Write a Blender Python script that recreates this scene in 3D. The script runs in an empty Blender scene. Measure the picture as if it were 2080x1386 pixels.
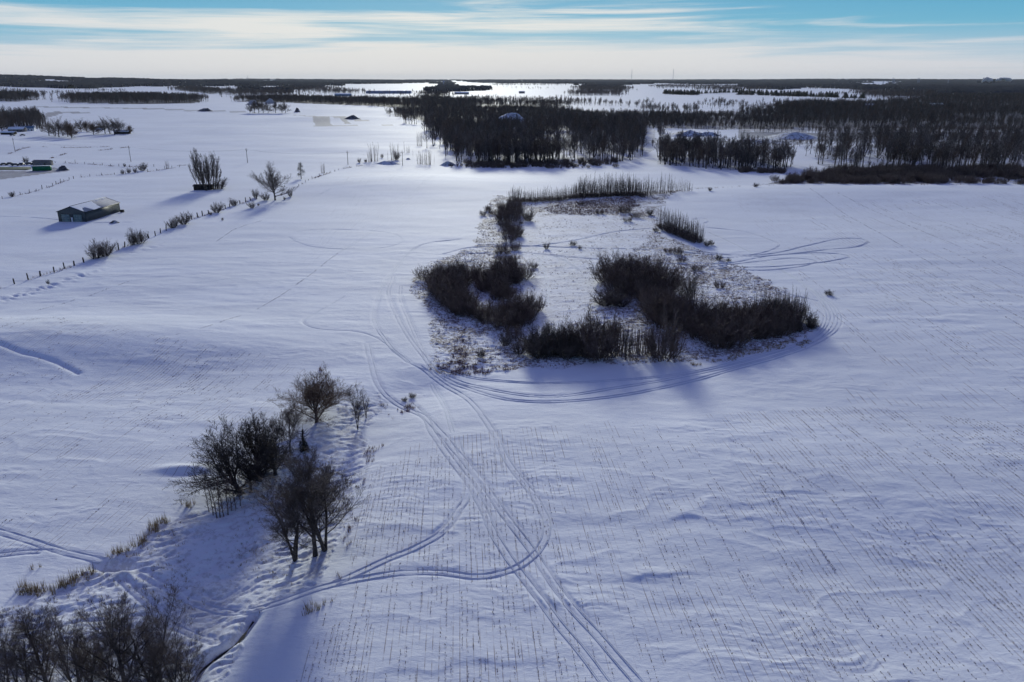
import bpy, math, random
import numpy as np
from math import radians, sin, cos, tan, atan2, sqrt, pi

random.seed(7)
rng = np.random.default_rng(7)
scene = bpy.context.scene
COL = scene.collection

# ---------------------------------------------------------------- camera
F, CX, CY = 1560.0, 1040.0, 693.0          # focal length and centre in photo pixels
PITCH = math.atan((CY - 161.5) / F)
CAMZ = 60.0
cam_d = bpy.data.cameras.new('camera')
cam = bpy.data.objects.new('camera', cam_d)
COL.objects.link(cam)
cam.location = (0, 0, CAMZ)
cam.rotation_euler = (pi / 2 - PITCH, 0, 0)
cam_d.sensor_width = 36.0
cam_d.lens = 36.0 * F / 2080.0
cam_d.clip_start = 1.0
cam_d.clip_end = 200000.0
scene.camera = cam

# ---------------------------------------------------------------- world and sun
SUN_AZ = radians(-3.2)      # from +Y towards +X
SUN_EL = radians(17.0)
world = bpy.data.worlds.new('World')
scene.world = world
world.use_nodes = True


class NT:
    """small helper for node trees"""
    def __init__(self, tree):
        self.t = tree
        self.t.nodes.clear()

    def n(self, typ, **kw):
        nd = self.t.nodes.new(typ)
        for k, v in kw.items():
            if k.startswith('i_'):
                key = k[2:]
                key = int(key) if key.isdigit() else key.replace('_', ' ')
                if hasattr(v, 'links'):
                    self.t.links.new(v, nd.inputs[key])
                else:
                    nd.inputs[key].default_value = v
            else:
                setattr(nd, k, v)
        return nd

    def m(self, op, a, b=None, c=None, clamp=False):
        nd = self.t.nodes.new('ShaderNodeMath')
        nd.operation = op
        nd.use_clamp = clamp
        for i, v in enumerate((a, b, c)):
            if v is None:
                continue
            if hasattr(v, 'links'):
                self.t.links.new(v, nd.inputs[i])
            else:
                nd.inputs[i].default_value = v
        return nd.outputs[0]

    def mix(self, f, a, b, blend='MIX'):
        nd = self.t.nodes.new('ShaderNodeMix')
        nd.data_type = 'RGBA'
        nd.blend_type = blend
        for key, v in ((0, f), (6, a), (7, b)):
            if hasattr(v, 'links'):
                self.t.links.new(v, nd.inputs[key])
            else:
                nd.inputs[key].default_value = v
        return nd.outputs[2]

    def link(self, a, b):
        self.t.links.new(a, b)

    def ramp(self, f, stops):
        nd = self.t.nodes.new('ShaderNodeValToRGB')
        el = nd.color_ramp.elements
        while len(el) < len(stops):
            el.new(0.5)
        for e, (p, c) in zip(el, stops):
            e.position = p
            e.color = c if len(c) == 4 else (*c, 1)
        self.t.links.new(f, nd.inputs[0])
        return nd.outputs[0]

    def smooth(self, v, a, b):
        nd = self.t.nodes.new('ShaderNodeMapRange')
        nd.interpolation_type = 'SMOOTHSTEP'
        self.t.links.new(v, nd.inputs[0])
        nd.inputs[1].default_value = a
        nd.inputs[2].default_value = b
        return nd.outputs[0]


w = NT(world.node_tree)
sky = w.n('ShaderNodeTexSky')
sky.sky_type = 'NISHITA'
sky.sun_disc = False
sky.sun_elevation = SUN_EL
sky.sun_rotation = SUN_AZ
sky.altitude = 300
sky.air_density = 1.3
sky.dust_density = 0.4
sky.ozone_density = 3.0
tc = w.n('ShaderNodeTexCoord')
sep = w.n('ShaderNodeSeparateXYZ', i_0=tc.outputs['Generated'])
vx, vy, vz = sep.outputs
hor = w.m('SQRT', w.m('ADD', w.m('MULTIPLY', vx, vx), w.m('MULTIPLY', vy, vy)))
el = w.m('DIVIDE', vz, w.m('MAXIMUM', hor, 0.02))           # tangent of elevation
az = w.m('ARCTAN2', vx, vy)
clear = w.ramp(w.m('MULTIPLY', el, 1.0, clamp=True),
               [(0.0, (0.62, 0.67, 0.74)), (0.030, (0.34, 0.54, 0.71)), (0.060, (0.10, 0.42, 0.64)),
                (0.10, (0.055, 0.34, 0.60)), (0.35, (0.125, 0.162, 0.39)), (1.0, (0.102, 0.120, 0.31))])
nish = w.mix(1.0, sky.outputs[0], (0.06, 0.06, 0.06, 1), 'MULTIPLY')
base = w.mix(0.85, nish, clear)
# high thin cloud, drawn out along the horizon
comb = w.n('ShaderNodeCombineXYZ', i_0=w.m('MULTIPLY', az, 2.2), i_1=w.m('MULTIPLY', el, 46.0), i_2=0.3)
n1 = w.n('ShaderNodeTexNoise', i_Vector=comb.outputs[0], i_Scale=1.15, i_Detail=7.0, i_Roughness=0.55, i_Distortion=0.9)
comb2 = w.n('ShaderNodeCombineXYZ', i_0=w.m('MULTIPLY', az, 7.0), i_1=w.m('MULTIPLY', w.m('SUBTRACT', el, w.m('MULTIPLY', az, 0.012)), 210.0), i_2=2.3)
n2 = w.n('ShaderNodeTexNoise', i_Vector=comb2.outputs[0], i_Scale=1.0, i_Detail=6.0, i_Roughness=0.6, i_Distortion=0.5)
nn = w.m('ADD', w.m('MULTIPLY', n1.outputs[0], 0.72), w.m('MULTIPLY', n2.outputs[0], 0.28))
# more veil low down and towards the sun
lowv = w.m('SUBTRACT', 1.0, w.smooth(el, 0.0, 0.075))
daz = w.m('SUBTRACT', az, -0.12)
right = w.m('ADD', w.smooth(az, 0.20, 0.62), w.m('MULTIPLY', w.m('SUBTRACT', 1.0, w.smooth(az, -0.62, -0.30)), 0.6))
band = w.m('MULTIPLY', w.smooth(el, 0.050, 0.058), w.m('SUBTRACT', 1.0, w.smooth(el, 0.073, 0.083)))
band = w.m('MULTIPLY', band, w.m('SUBTRACT', 1.0, w.smooth(az, 0.16, 0.36)))
cov = w.m('ADD', nn, w.m('MULTIPLY', lowv, 0.37))
cov = w.m('ADD', cov, w.m('MULTIPLY', band, 0.16))
cov = w.m('SUBTRACT', cov, w.m('MULTIPLY', right, 0.13))
cl = w.smooth(cov, 0.50, 0.76)
glow = w.m('POWER', 2.718, w.m('MULTIPLY', w.m('MULTIPLY', daz, daz), -2.4))
warm = w.mix(glow, (0.60, 0.63, 0.71, 1), (0.84, 0.81, 0.75, 1))
warm = w.mix(w.smooth(el, 0.0, 0.07), w.mix(0.5, warm, (0.63, 0.63, 0.66, 1)), warm)
col = w.mix(w.m('MULTIPLY', cl, 0.88), base, warm)
# the vapour trail
tr = w.m('ABSOLUTE', w.m('SUBTRACT', w.m('SUBTRACT', el, 0.0905), w.m('MULTIPLY', az, 0.022)))
tr = w.m('SUBTRACT', 1.0, w.smooth(tr, 0.0, 0.0011))
tr = w.m('MULTIPLY', tr, w.m('MULTIPLY', w.smooth(az, 0.02, 0.05), w.m('SUBTRACT', 1.0, w.smooth(az, 0.14, 0.23))))
col = w.mix(w.m('MULTIPLY', tr, 0.7), col, (0.85, 0.84, 0.82, 1))
bg = w.n('ShaderNodeBackground', i_Color=col, i_Strength=1.0)
out = w.n('ShaderNodeOutputWorld')
w.link(bg.outputs[0], out.inputs[0])

sun_d = bpy.data.lights.new('sun', 'SUN')
sun_d.energy = 2.85
sun_d.angle = radians(9.0)
sun_d.color = (0.99, 1.0, 0.86)
sun = bpy.data.objects.new('sun', sun_d)
COL.objects.link(sun)
sdir = (sin(SUN_AZ) * cos(SUN_EL), cos(SUN_AZ) * cos(SUN_EL), sin(SUN_EL))
import mathutils
sun.rotation_euler = mathutils.Vector(sdir).to_track_quat('Z', 'Y').to_euler()
sun.location = (0, 0, 200)

scene.view_settings.view_transform = 'Standard'
scene.view_settings.look = 'None'
scene.view_settings.exposure = 0.08
scene.view_settings.gamma = 1.0
scene.view_settings.use_curve_mapping = False
HAZE = 0.000010
scene.cycles.volume_bounces = 0
scene.cycles.max_bounces = 4
scene.cycles.diffuse_bounces = 2
scene.cycles.glossy_bounces = 2
scene.cycles.transmission_bounces = 2
scene.cycles.use_adaptive_sampling = True
scene.cycles.adaptive_threshold = 0.02


# ---------------------------------------------------------------- noise
def hash2(ix, iy, seed):
    h = (ix.astype(np.int64) * 374761393 + iy.astype(np.int64) * 668265263 + seed * 1442695041) & 0xffffffff
    h = ((h ^ (h >> 13)) * 1274126177) & 0xffffffff
    h = h ^ (h >> 16)
    return (h & 0xffffff).astype(np.float64) / 0xffffff


def vnoise(x, y, seed=0):
    x = np.asarray(x, float); y = np.asarray(y, float)
    ix = np.floor(x); iy = np.floor(y)
    fx = x - ix; fy = y - iy
    ux = fx * fx * fx * (fx * (fx * 6 - 15) + 10); uy = fy * fy * fy * (fy * (fy * 6 - 15) + 10)
    a = hash2(ix, iy, seed); b = hash2(ix + 1, iy, seed)
    c = hash2(ix, iy + 1, seed); d = hash2(ix + 1, iy + 1, seed)
    return (a + (b - a) * ux) * (1 - uy) + (c + (d - c) * ux) * uy


def fbm(x, y, octs=3, seed=0):
    s = 0; a = 1.0; t = 0
    for i in range(octs):
        cx, sx = cos(0.6 * i), sin(0.6 * i)
        s = s + a * (vnoise(x * cx - y * sx, x * sx + y * cx, seed + i * 17) - 0.5)
        t += a; a *= 0.5; x = x * 2.03; y = y * 2.03
    return s / t * 2


def sstep(v, a, b):
    t = np.clip((v - a) / (b - a), 0, 1)
    return t * t * (3 - 2 * t)


# ---------------------------------------------------------------- picture -> place (flat)
cP, sP = cos(PITCH), sin(PITCH)


def ray(px, py):
    a = (np.asarray(px, float) - CX) / F
    b = (CY - np.asarray(py, float)) / F
    return a, cP + sP * b, -sP + cP * b


def G0(px, py):
    dx, dy, dz = ray(px, py)
    t = CAMZ / np.maximum(-dz, 1e-5)
    return dx * t, dy * t


def pts0(poly):
    a = np.array(poly, float)
    x, y = G0(a[:, 0], a[:, 1])
    return np.stack([x, y], 1)


def inpoly(x, y, poly):
    inside = np.zeros(np.shape(x), bool)
    n = len(poly)
    for i in range(n):
        x0, y0 = poly[i]; x1, y1 = poly[(i + 1) % n]
        if y0 == y1:
            continue
        c = ((y0 > y) != (y1 > y)) & (x < (x1 - x0) * (y - y0) / (y1 - y0) + x0)
        inside ^= c
    return inside


def polydist(x, y, line, maxd):
    """distance to a polyline, capped at maxd"""
    d = np.full(np.shape(x), float(maxd))
    for (x0, y0), (x1, y1) in zip(line[:-1], line[1:]):
        m = (x > min(x0, x1) - maxd) & (x < max(x0, x1) + maxd) & (y > min(y0, y1) - maxd) & (y < max(y0, y1) + maxd)
        if not m.any():
            continue
        xx = x[m]; yy = y[m]
        vx_, vy_ = x1 - x0, y1 - y0
        t = np.clip(((xx - x0) * vx_ + (yy - y0) * vy_) / (vx_ * vx_ + vy_ * vy_ + 1e-9), 0, 1)
        dd = np.hypot(xx - x0 - t * vx_, yy - y0 - t * vy_)
        d[m] = np.minimum(d[m], dd)
    return d


def smoothline(poly, step=0.8):
    """Catmull-Rom through the points, evenly resampled"""
    p = np.array(poly, float)
    p = np.vstack([2 * p[0] - p[1], p, 2 * p[-1] - p[-2]])
    out = []
    for i in range(1, len(p) - 2):
        L = np.hypot(*(p[i + 1] - p[i]))
        n = max(2, int(L / step))
        t = np.linspace(0, 1, n, endpoint=False)[:, None]
        a, b, c, d = p[i - 1], p[i], p[i + 1], p[i + 2]
        out.append(0.5 * (2 * b + (c - a) * t + (2 * a - 5 * b + 4 * c - d) * t ** 2 + (3 * b - 3 * c + d - a) * t ** 3))
    out.append(p[-2][None])
    return np.vstack(out)


# ---------------------------------------------------------------- the lie of the land
ISLAND = pts0([(980, 428), (1010, 405), (1110, 412), (1200, 398), (1395, 388), (1352, 404), (1336, 450), (1350, 480), (1430, 505), (1520, 540), (1610, 598),
               (1660, 655), (1640, 690), (1560, 706), (1400, 735), (1200, 738), (1075, 752), (950, 765), (880, 752), (880, 700), (850, 620), (835, 575),
               (900, 522), (968, 498), (972, 450)])
POND = pts0([(1060, 450), (1100, 440), (1300, 440), (1330, 462), (1300, 500), (1225, 540), (1215, 600), (1190, 650), (1120, 675), (1075, 700), (1060, 640), (1066, 560), (1052, 500)])
HOLLOW = pts0([(720, 870), (748, 950), (700, 1080), (660, 1190), (520, 1245), (400, 1386), (-200, 1500), (-100, 1290), (60, 1225), (230, 1150), (400, 1050), (500, 975), (600, 880), (660, 830), (760, 790)])
SWALE = pts0([(850, 790), (770, 840), (690, 930), (600, 1040), (520, 1130), (430, 1210), (340, 1330), (300, 1450)])
CREEK = smoothline(pts0([(512, 1240), (482, 1280), (452, 1300), (424, 1318), (395, 1345), (380, 1400)]), 0.6)
DRIFTS = smoothline(pts0([(-40, 618), (60, 592), (160, 560), (250, 520), (320, 497), (400, 464), (450, 446), (500, 428)]), 3.0)
TRENCH = smoothline(pts0([(-60, 712), (0, 722), (50, 735), (105, 744), (160, 762)]), 1.0)
RUTS_PX = {
    # name: (points in photo pixels, two ruts?, half gauge)
    'a': ([(745, 700), (755, 740), (775, 786), (855, 836), (879, 880), (917, 938), (957, 990), (985, 1040), (1005, 1088), (1045, 1150), (1096, 1216), (1140, 1274), (1187, 1329), (1240, 1400)], 0.8),
    'b': ([(830, 800), (855, 832), (895, 880), (932, 927), (987, 993), (1034, 1059), (1082, 1121), (1114, 1172), (1158, 1230), (1209, 1285), (1253, 1336), (1310, 1400)], 0.8),
    'c': ([(852, 742), (878, 757), (944, 803), (994, 869), (1034, 946), (1078, 1000), (1100, 1037), (1111, 1062), (1107, 1095), (1085, 1128), (1049, 1154), (1005, 1168), (961, 1172),
           (903, 1165), (844, 1163), (793, 1166), (706, 1179), (640, 1194), (560, 1216), (490, 1226), (420, 1212), (350, 1188), (275, 1160)], 0.75),
    'd': ([(930, 900), (944, 960), (948, 1010), (932, 1038), (917, 1062), (892, 1088), (837, 1117), (786, 1137), (731, 1161), (680, 1182)], 0.75),
    'e': ([(878, 770), (898, 810), (920, 880)], 0.5),
    'f': ([(250, 1180), (300, 1218), (370, 1258), (450, 1290)], 0.6),
    'g': ([(-80, 1062), (0, 1083), (60, 1100), (120, 1120), (175, 1133), (210, 1140)], 0.8),
    'h': ([(-80, 1138), (0, 1130), (60, 1124), (110, 1122)], 0.7),
    'i': ([(1650, 590), (1690, 620), (1704, 650), (1695, 675), (1650, 703), (1590, 724), (1500, 748), (1400, 775), (1300, 797), (1200, 812), (1100, 818), (1010, 808), (940, 780), (890, 752), (860, 722), (830, 682), (806, 640), (790, 595), (800, 560)], 0.7),
    'j': ([(1640, 600), (1672, 640), (1666, 672), (1625, 700), (1510, 732), (1400, 757), (1250, 772), (1100, 778), (980, 768), (920, 752), (885, 742)], 0.6),
    'k': ([(1660, 590), (1688, 640), (1680, 672), (1640, 700), (1520, 736), (1380, 766), (1240, 790), (1130, 806), (1040, 800), (960, 780), (900, 756)], 0.7),
    'l': ([(1630, 580), (1660, 605), (1680, 640), (1675, 668), (1650, 690), (1600, 712)], 0.5),
    'm': ([(880, 760), (860, 715), (835, 660), (815, 610), (815, 580)], 0.6),
    'n': ([(1390, 530), (1480, 531), (1560, 517), (1640, 511), (1700, 514), (1724, 521), (1690, 528), (1650, 533), (1560, 540), (1480, 540), (1400, 536)], 0.5),
    'o': ([(1400, 505), (1500, 515), (1570, 511), (1640, 497), (1700, 486), (1745, 486), (1761, 493), (1735, 502), (1660, 507), (1560, 516), (1440, 521)], 0.5),
    'p': ([(1460, 537), (1560, 526), (1610, 521), (1650, 525), (1656, 531), (1620, 541), (1540, 547), (1440, 542)], 0.4),
    'q': ([(1422, 459), (1512, 469), (1565, 485), (1582, 495), (1562, 506), (1520, 514), (1440, 513), (1380, 507)], 0.4),
    'r': ([(1425, 464), (1480, 487), (1530, 512), (1590, 548), (1640, 582), (1672, 612)], 0.4),
    's': ([(1392, 447), (1425, 443), (1438, 449), (1415, 457)], 0.3),
    't': ([(1455, 570), (1540, 583), (1610, 600), (1661, 612)], 0.15),
    'u': ([(900, 515), (960, 502), (1060, 500), (1150, 490), (1250, 470), (1330, 462)], 0.6),
    'v': ([(970, 497), (1060, 498), (1200, 503), (1330, 505), (1420, 512)], 0.6),
    'w': ([(930, 515), (1060, 512), (1150, 520), (1260, 528), (1390, 534)], 0.8),
    'x': ([(1088, 514), (1104, 540), (1112, 580), (1112, 620)], 0.5),
    'y': ([(1125, 518), (1150, 530), (1182, 550)], 0.5),
    'z': ([(640, 402), (690, 384), (735, 361)], 0.3),
    'ba': ([(600, 486), (584, 477), (620, 468), (690, 466), (780, 471), (818, 486), (790, 500), (720, 505), (640, 500), (600, 489), (590, 482)], 0.2),
    'bb': ([(700, 600), (660, 625), (622, 648), (616, 660), (645, 672), (720, 676), (770, 690), (830, 735), (880, 752)], 0.2),
    'bc': ([(905, 352), (860, 385), (800, 435), (740, 480), (690, 510)], 0.3),
    'bd': ([(270, 452), (180, 452), (60, 442), (0, 440)], 0.3),
    'be': ([(830, 735), (790, 700), (760, 640), (790, 560), (850, 500), (940, 485)], 0.6),
}
TRACKS = []
for key, (pp, g) in RUTS_PX.items():
    TRACKS.append((smoothline(pts0(pp), 0.9), g * 0.66))


def near_poly(x, y, poly, amp=1.6):
    return inpoly(x + amp * fbm(x / 2.6, y / 2.6, 3, 201) + 2.2 * amp * fbm(x / 13, y / 13, 2, 203), y + amp * fbm(x / 2.6, y / 2.6, 3, 202) + 2.2 * amp * fbm(x / 13, y / 13, 2, 204), poly)


def bump(x, y, px, py, sx, sy, amp):
    cx, cy = G0(px, py)
    return amp * np.exp(-((x - cx) / sx) ** 2 - ((y - cy) / sy) ** 2)


def h_smooth(x, y):
    x = np.asarray(x, float); y = np.asarray(y, float)
    r = np.hypot(x, y)
    h = 0.9 * fbm(x / 95, y / 95, 2, 3) * sstep(r, 60, 160)
    h = h + bump(x, y, 850, 378, 75, 48, 4.2)
    h = h + bump(x, y, 40, 698, 56, 18, 3.7)
    h = h + bump(x, y, -40, 300, 60, 60, 5.0)
    h = h + bump(x, y, 1850, 395, 170, 40, 2.5)
    h = h + bump(x, y, 340, 770, 26, 18, -1.3)
    h = h + bump(x, y, 1700, 950, 30, 18, 0.9)
    h = h + bump(x, y, 2060, 1200, 26, 22, -1.2)
    h = h + bump(x, y, 700, 242, 120, 60, 3.0)
    d = polydist(x, y, SWALE, 30.0)
    h = h - 1.7 * np.exp(-(d / 9.0) ** 2)
    h = h + 0.16 * fbm(x / 26, y / 8.5, 3, 12) * sstep(r, 120, 240) * (1 - sstep(r, 520, 700))
    h = h + 1.5 * fbm(x / 150, y / 80, 3, 14) * sstep(r, 420, 700) * (1 - sstep(r, 2500, 4000))
    # far country
    far = sstep(r, 800, 2600)
    h = h + far * 4.0 * fbm(x / 700, y / 420, 3, 11)
    h = h + sstep(r, 2500, 8000) * 11.0 * fbm(x / 2600, y / 1500, 3, 23)
    h = h + sstep(r, 9000, 20000) * (24 + 46 * fbm(x / 3600, y / 5000, 3, 31))
    h = h + sstep(r, 5000, 9000) * (1 - sstep(r, 11000, 15000)) * 84 * np.exp(-((x / np.maximum(r, 1) + 0.56) / 0.22) ** 2) * (0.8 + 0.3 * fbm(x / 900, y / 900, 2, 5))
    return h


def h_fine(x, y):
    """drifts, ripples and hummocks: real relief in the near field"""
    r = np.hypot(x, y)
    near = 1 - sstep(r, 260, 370)
    f = np.zeros(np.shape(x))
    n = r < 370
    xx, yy = x[n], y[n]
    isl = near_poly(xx, yy, ISLAND); pond = near_poly(xx, yy, POND); hol = near_poly(xx, yy, HOLLOW)
    # wind: ripples and low drifts, in patches
    wx = xx + 2.2 * fbm(xx / 7, yy / 7, 2, 41); wy = yy + 1.6 * fbm(xx / 6, yy / 6, 2, 43)
    patch = sstep(fbm(xx / 17, yy / 9, 3, 45), 0.02, 0.42)
    rip = 1 - np.abs(2 * vnoise(wx / 3.2, wy / 0.62, 47) - 1)
    rip2 = 1 - np.abs(2 * vnoise(wx / 1.5, wy / 0.36, 49) - 1)
    open_ = ~(isl | hol)
    g = np.where(open_, patch * (0.080 * rip + 0.045 * rip2), 0.0)
    drift = 1 - np.abs(fbm(wx / 15, wy / 6.5, 2, 51)) * 2.4
    g += np.where(open_, 0.10 * np.clip(drift, 0, 1) ** 3 * sstep(fbm(xx / 40, yy / 30, 2, 53), -0.15, 0.3), 0)
    g += 0.022 * fbm(xx / 0.9, yy / 0.45, 2, 55)
    g += 0.10 * fbm(xx / 8, yy / 3.5, 2, 57)
    # hummocks of the unploughed ground
    hum = np.clip(fbm(xx / 1.5, yy / 1.1, 3, 61), -0.4, 1)
    g += np.where(isl & ~pond, 0.34 * hum + 0.10 * fbm(xx / 0.7, yy / 0.6, 2, 67), 0) + np.where(pond, 0.20 * np.clip(hum - 0.15, 0, 1) * 1.6, 0)
    q1 = xx * 0.80 + yy * 0.60 + 1.1 * fbm(xx / 3, yy / 3, 2, 64); q2 = yy * 0.80 - xx * 0.60 + 1.1 * fbm(xx / 3, yy / 3, 2, 65)
    hs = 1 - np.abs(fbm(q1 / 4.2, q2 / 0.8, 3, 63)) * 2.2
    g += np.where(hol, 0.12 * hum + 0.24 * np.clip(hs, -0.4, 1) + 0.12 * fbm(xx / 5, yy / 4, 2, 66), 0)
    d = polydist(xx, yy, DRIFTS, 12.0)
    g += np.where(d < 11, (0.55 * np.clip(1 - np.abs(fbm((xx * .6 + yy * .8) / 1.8, (yy * .6 - xx * .8) / 5, 2, 68)) * 2.2, -.4, 1)) * np.exp(-(d / 3.2) ** 2) * sstep(fbm(xx / 16, yy / 16, 2, 69), -.3, .2), 0)
    d = polydist(xx, yy, CREEK, 4.0)
    g += -1.25 * np.exp(-(d / 0.62) ** 2) + 0.2 * np.exp(-((d - 1.7) / 0.8) ** 2)
    d = polydist(xx, yy, TRENCH, 6.0)
    g += -0.30 * np.exp(-(d / 0.5) ** 2) + 0.05 * np.exp(-((d - 1.6) / 1.0) ** 2)
    g += bump(xx, yy, 236, 1152, 2.2, 1.1, -1.7) + bump(xx, yy, 238, 1166, 2.6, 0.6, 0.35)
    g += bump(xx, yy, 372, 958, 4.5, 1.5, 0.7) + bump(xx, yy, 390, 966, 3.0, 1.0, -0.3)
    for (px, py, s, a) in [(1040, 1335, 5, .14), (870, 1352, 7, .12), (1320, 1165, 5, .2), (1130, 1235, 5, .18), (1400, 1060, 3.0, .2)]:
        cx, cy = G0(px, py)
        q = (yy - cy) + 1.8 * fbm(xx / 5, yy * 0 + px, 2, 3) - 0.1 * (xx - cx)
        g += a * np.exp(-((xx - cx) / s) ** 2) * np.exp(-(np.where(q > 0, q / 2.4, q / 0.55)) ** 2)
    # furrows of the old rows, lying under the snow
    cor = np.full(np.shape(xx), 9.0)
    for line, gg in TRACKS:
        cor = np.minimum(cor, np.abs(polydist(xx, yy, line[::3], gg + 0.9) - gg))
    c = 1 - sstep(cor, 0.18, 0.55)
    g = g * (1 - 0.80 * c) - 0.035 * c
    f[n] = g
    return f * near


def ground_z(x, y):
    return float(h_smooth(np.array([x]), np.array([y]))[0])


def G(px, py):
    """point on the ground seen at a photo pixel"""
    dx, dy, dz = [float(v) for v in ray(px, py)]
    t = CAMZ / max(-dz, 1e-5)
    for _ in range(12):
        z = ground_z(dx * t, dy * t)
        t = t * 0.4 + 0.6 * (CAMZ - z) / max(-dz, 1e-5)
    return dx * t, dy * t, ground_z(dx * t, dy * t)


def px_per_m(x, y, z=0):
    return F / (y * cP - (z - CAMZ) * sP)


# ---------------------------------------------------------------- mesh helpers
def mesh_arrays(name, verts, quads=None, tris=None, smooth=True):
    me = bpy.data.meshes.new(name)
    verts = np.asarray(verts, np.float32)
    loops = []; starts = []; totals = []
    c = 0
    for arr, k in ((quads, 4), (tris, 3)):
        if arr is None or len(arr) == 0:
            continue
        arr = np.asarray(arr, np.int32)
        loops.append(arr.ravel())
        starts.append(c + np.arange(len(arr)) * k)
        totals.append(np.full(len(arr), k))
        c += arr.size
    me.vertices.add(len(verts)); me.vertices.foreach_set('co', verts.ravel())
    me.loops.add(c); me.loops.foreach_set('vertex_index', np.concatenate(loops))
    st = np.concatenate(starts)
    me.polygons.add(len(st)); me.polygons.foreach_set('loop_start', st.astype(np.int32))
    me.update(calc_edges=True)
    if smooth:
        me.polygons.foreach_set('use_smooth', np.ones(len(st), bool))
    return me


def link(name, me, mat=None, parent=None, loc=None, **props):
    o = bpy.data.objects.new(name, me)
    COL.objects.link(o)
    if mat is not None and me is not None and len(me.materials) == 0:
        me.materials.append(mat)
    if parent is not None:
        o.parent = parent
    if loc is not None:
        o.location = loc
    for k, v in props.items():
        if v:
            o[k] = v
    return o


def thing(name, label, category, loc, rotz=0.0, group=None, scale=None):
    o = bpy.data.objects.new(name, None)
    COL.objects.link(o)
    o.empty_display_size = 0.5
    o.location = loc
    o.rotation_euler = (0, 0, rotz)
    if scale:
        o.scale = scale
    o['label'] = label; o['category'] = category
    if group:
        o['group'] = group
    return o


class MB:
    """collects boxes, tubes and blades"""
    def __init__(self):
        self.v = []; self.q = []; self.t = []

    def tube(self, pts, rad, sides=4, cap=False):
        base = len(self.v)
        n = len(pts)
        prev = None
        for i, p in enumerate(pts):
            if i < n - 1:
                d = (pts[i + 1][0] - p[0], pts[i + 1][1] - p[1], pts[i + 1][2] - p[2])
            else:
                q = pts[i - 1]; d = (p[0] - q[0], p[1] - q[1], p[2] - q[2])
            L = sqrt(d[0] ** 2 + d[1] ** 2 + d[2] ** 2) or 1
            d = (d[0] / L, d[1] / L, d[2] / L)
            if abs(d[2]) < 0.9:
                u = (-d[1], d[0], 0.0)
            else:
                u = (0.0, -d[2], d[1])
            L = sqrt(u[0] ** 2 + u[1] ** 2 + u[2] ** 2) or 1
            u = (u[0] / L, u[1] / L, u[2] / L)
            v = (d[1] * u[2] - d[2] * u[1], d[2] * u[0] - d[0] * u[2], d[0] * u[1] - d[1] * u[0])
            r = rad[i]
            for k in range(sides):
                a = 2 * pi * k / sides
                ca, sa = cos(a) * r, sin(a) * r
                self.v.append((p[0] + u[0] * ca + v[0] * sa, p[1] + u[1] * ca + v[1] * sa, p[2] + u[2] * ca + v[2] * sa))
        for i in range(n - 1):
            for k in range(sides):
                a = base + i * sides + k; b = base + i * sides + (k + 1) % sides
                self.q.append((a, b, b + sides, a + sides))
        if cap:
            for b0, rev in ((base, True), (base + (n - 1) * sides, False)):
                for k in range(1, sides - 1):
                    f = (b0, b0 + k, b0 + k + 1)
                    self.t.append(f[::-1] if rev else f)

    def blade(self, p, q, w_, ang):
        d = (q[0] - p[0], q[1] - p[1], q[2] - p[2])
        u = (cos(ang) * w_, sin(ang) * w_, 0.15 * w_)
        b = len(self.v)
        self.v += [(p[0] - u[0], p[1] - u[1], p[2] - u[2]), (p[0] + u[0], p[1] + u[1], p[2] + u[2]), tuple(q)]
        self.t.append((b, b + 1, b + 2))

    def box(self, c, s, rz=0.0):
        b = len(self.v)
        ca, sa = cos(rz), sin(rz)
        for dz in (-.5, .5):
            for dx, dy in ((-.5, -.5), (.5, -.5), (.5, .5), (-.5, .5)):
                x, y = dx * s[0], dy * s[1]
                self.v.append((c[0] + x * ca - y * sa, c[1] + x * sa + y * ca, c[2] + dz * s[2]))
        for f in ((0, 3, 2, 1), (4, 5, 6, 7), (0, 1, 5, 4), (1, 2, 6, 5), (2, 3, 7, 6), (3, 0, 4, 7)):
            self.q.append(tuple(b + i for i in f))

    def poly(self, vs, faces):
        b = len(self.v)
        self.v += [tuple(v) for v in vs]
        for f in faces:
            (self.q if len(f) == 4 else self.t).append(tuple(b + i for i in f))

    def mesh(self, name, smooth=False):
        return mesh_arrays(name, self.v, self.q, self.t, smooth)


def row_dir(vpx):
    dx, dy, _ = ray(vpx, 161.5)
    L = math.hypot(dx, dy)
    return np.array([dx / L, dy / L])


# ---------------------------------------------------------------- materials
def pmat(name, color, rough=0.8, var=0.25, scale=3.0, spec=0.2, metal=0.0, bump_=0.0, alt=None):
    m = bpy.data.materials.new(name)
    m.use_nodes = True
    t = NT(m.node_tree)
    geo = t.n('ShaderNodeNewGeometry')
    oi = t.n('ShaderNodeObjectInfo')
    ns = t.n('ShaderNodeTexNoise', i_Vector=geo.outputs['Position'], i_Scale=scale, i_Detail=4.0)
    alt = alt or tuple(c * (1 - var) for c in color)
    lite = tuple(min(1, c * (1 + var)) for c in color)
    c = t.mix(t.smooth(ns.outputs[0], 0.3, 0.7), (*alt, 1), (*lite, 1))
    c = t.mix(t.m('MULTIPLY', oi.outputs['Random'], 0.35), c, (*tuple(min(1, x * 1.35 + 0.004) for x in color), 1))
    b = t.n('ShaderNodeBsdfPrincipled', i_Base_Color=c, i_Roughness=rough, i_Metallic=metal)
    b.inputs['Specular IOR Level'].default_value = spec
    if bump_:
        bp = t.n('ShaderNodeBump', i_Height=ns.outputs[0], i_Strength=bump_, i_Distance=0.05)
        t.link(bp.outputs[0], b.inputs['Normal'])
    o = t.n('ShaderNodeOutputMaterial')
    t.link(b.outputs[0], o.inputs[0])
    return m


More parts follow.
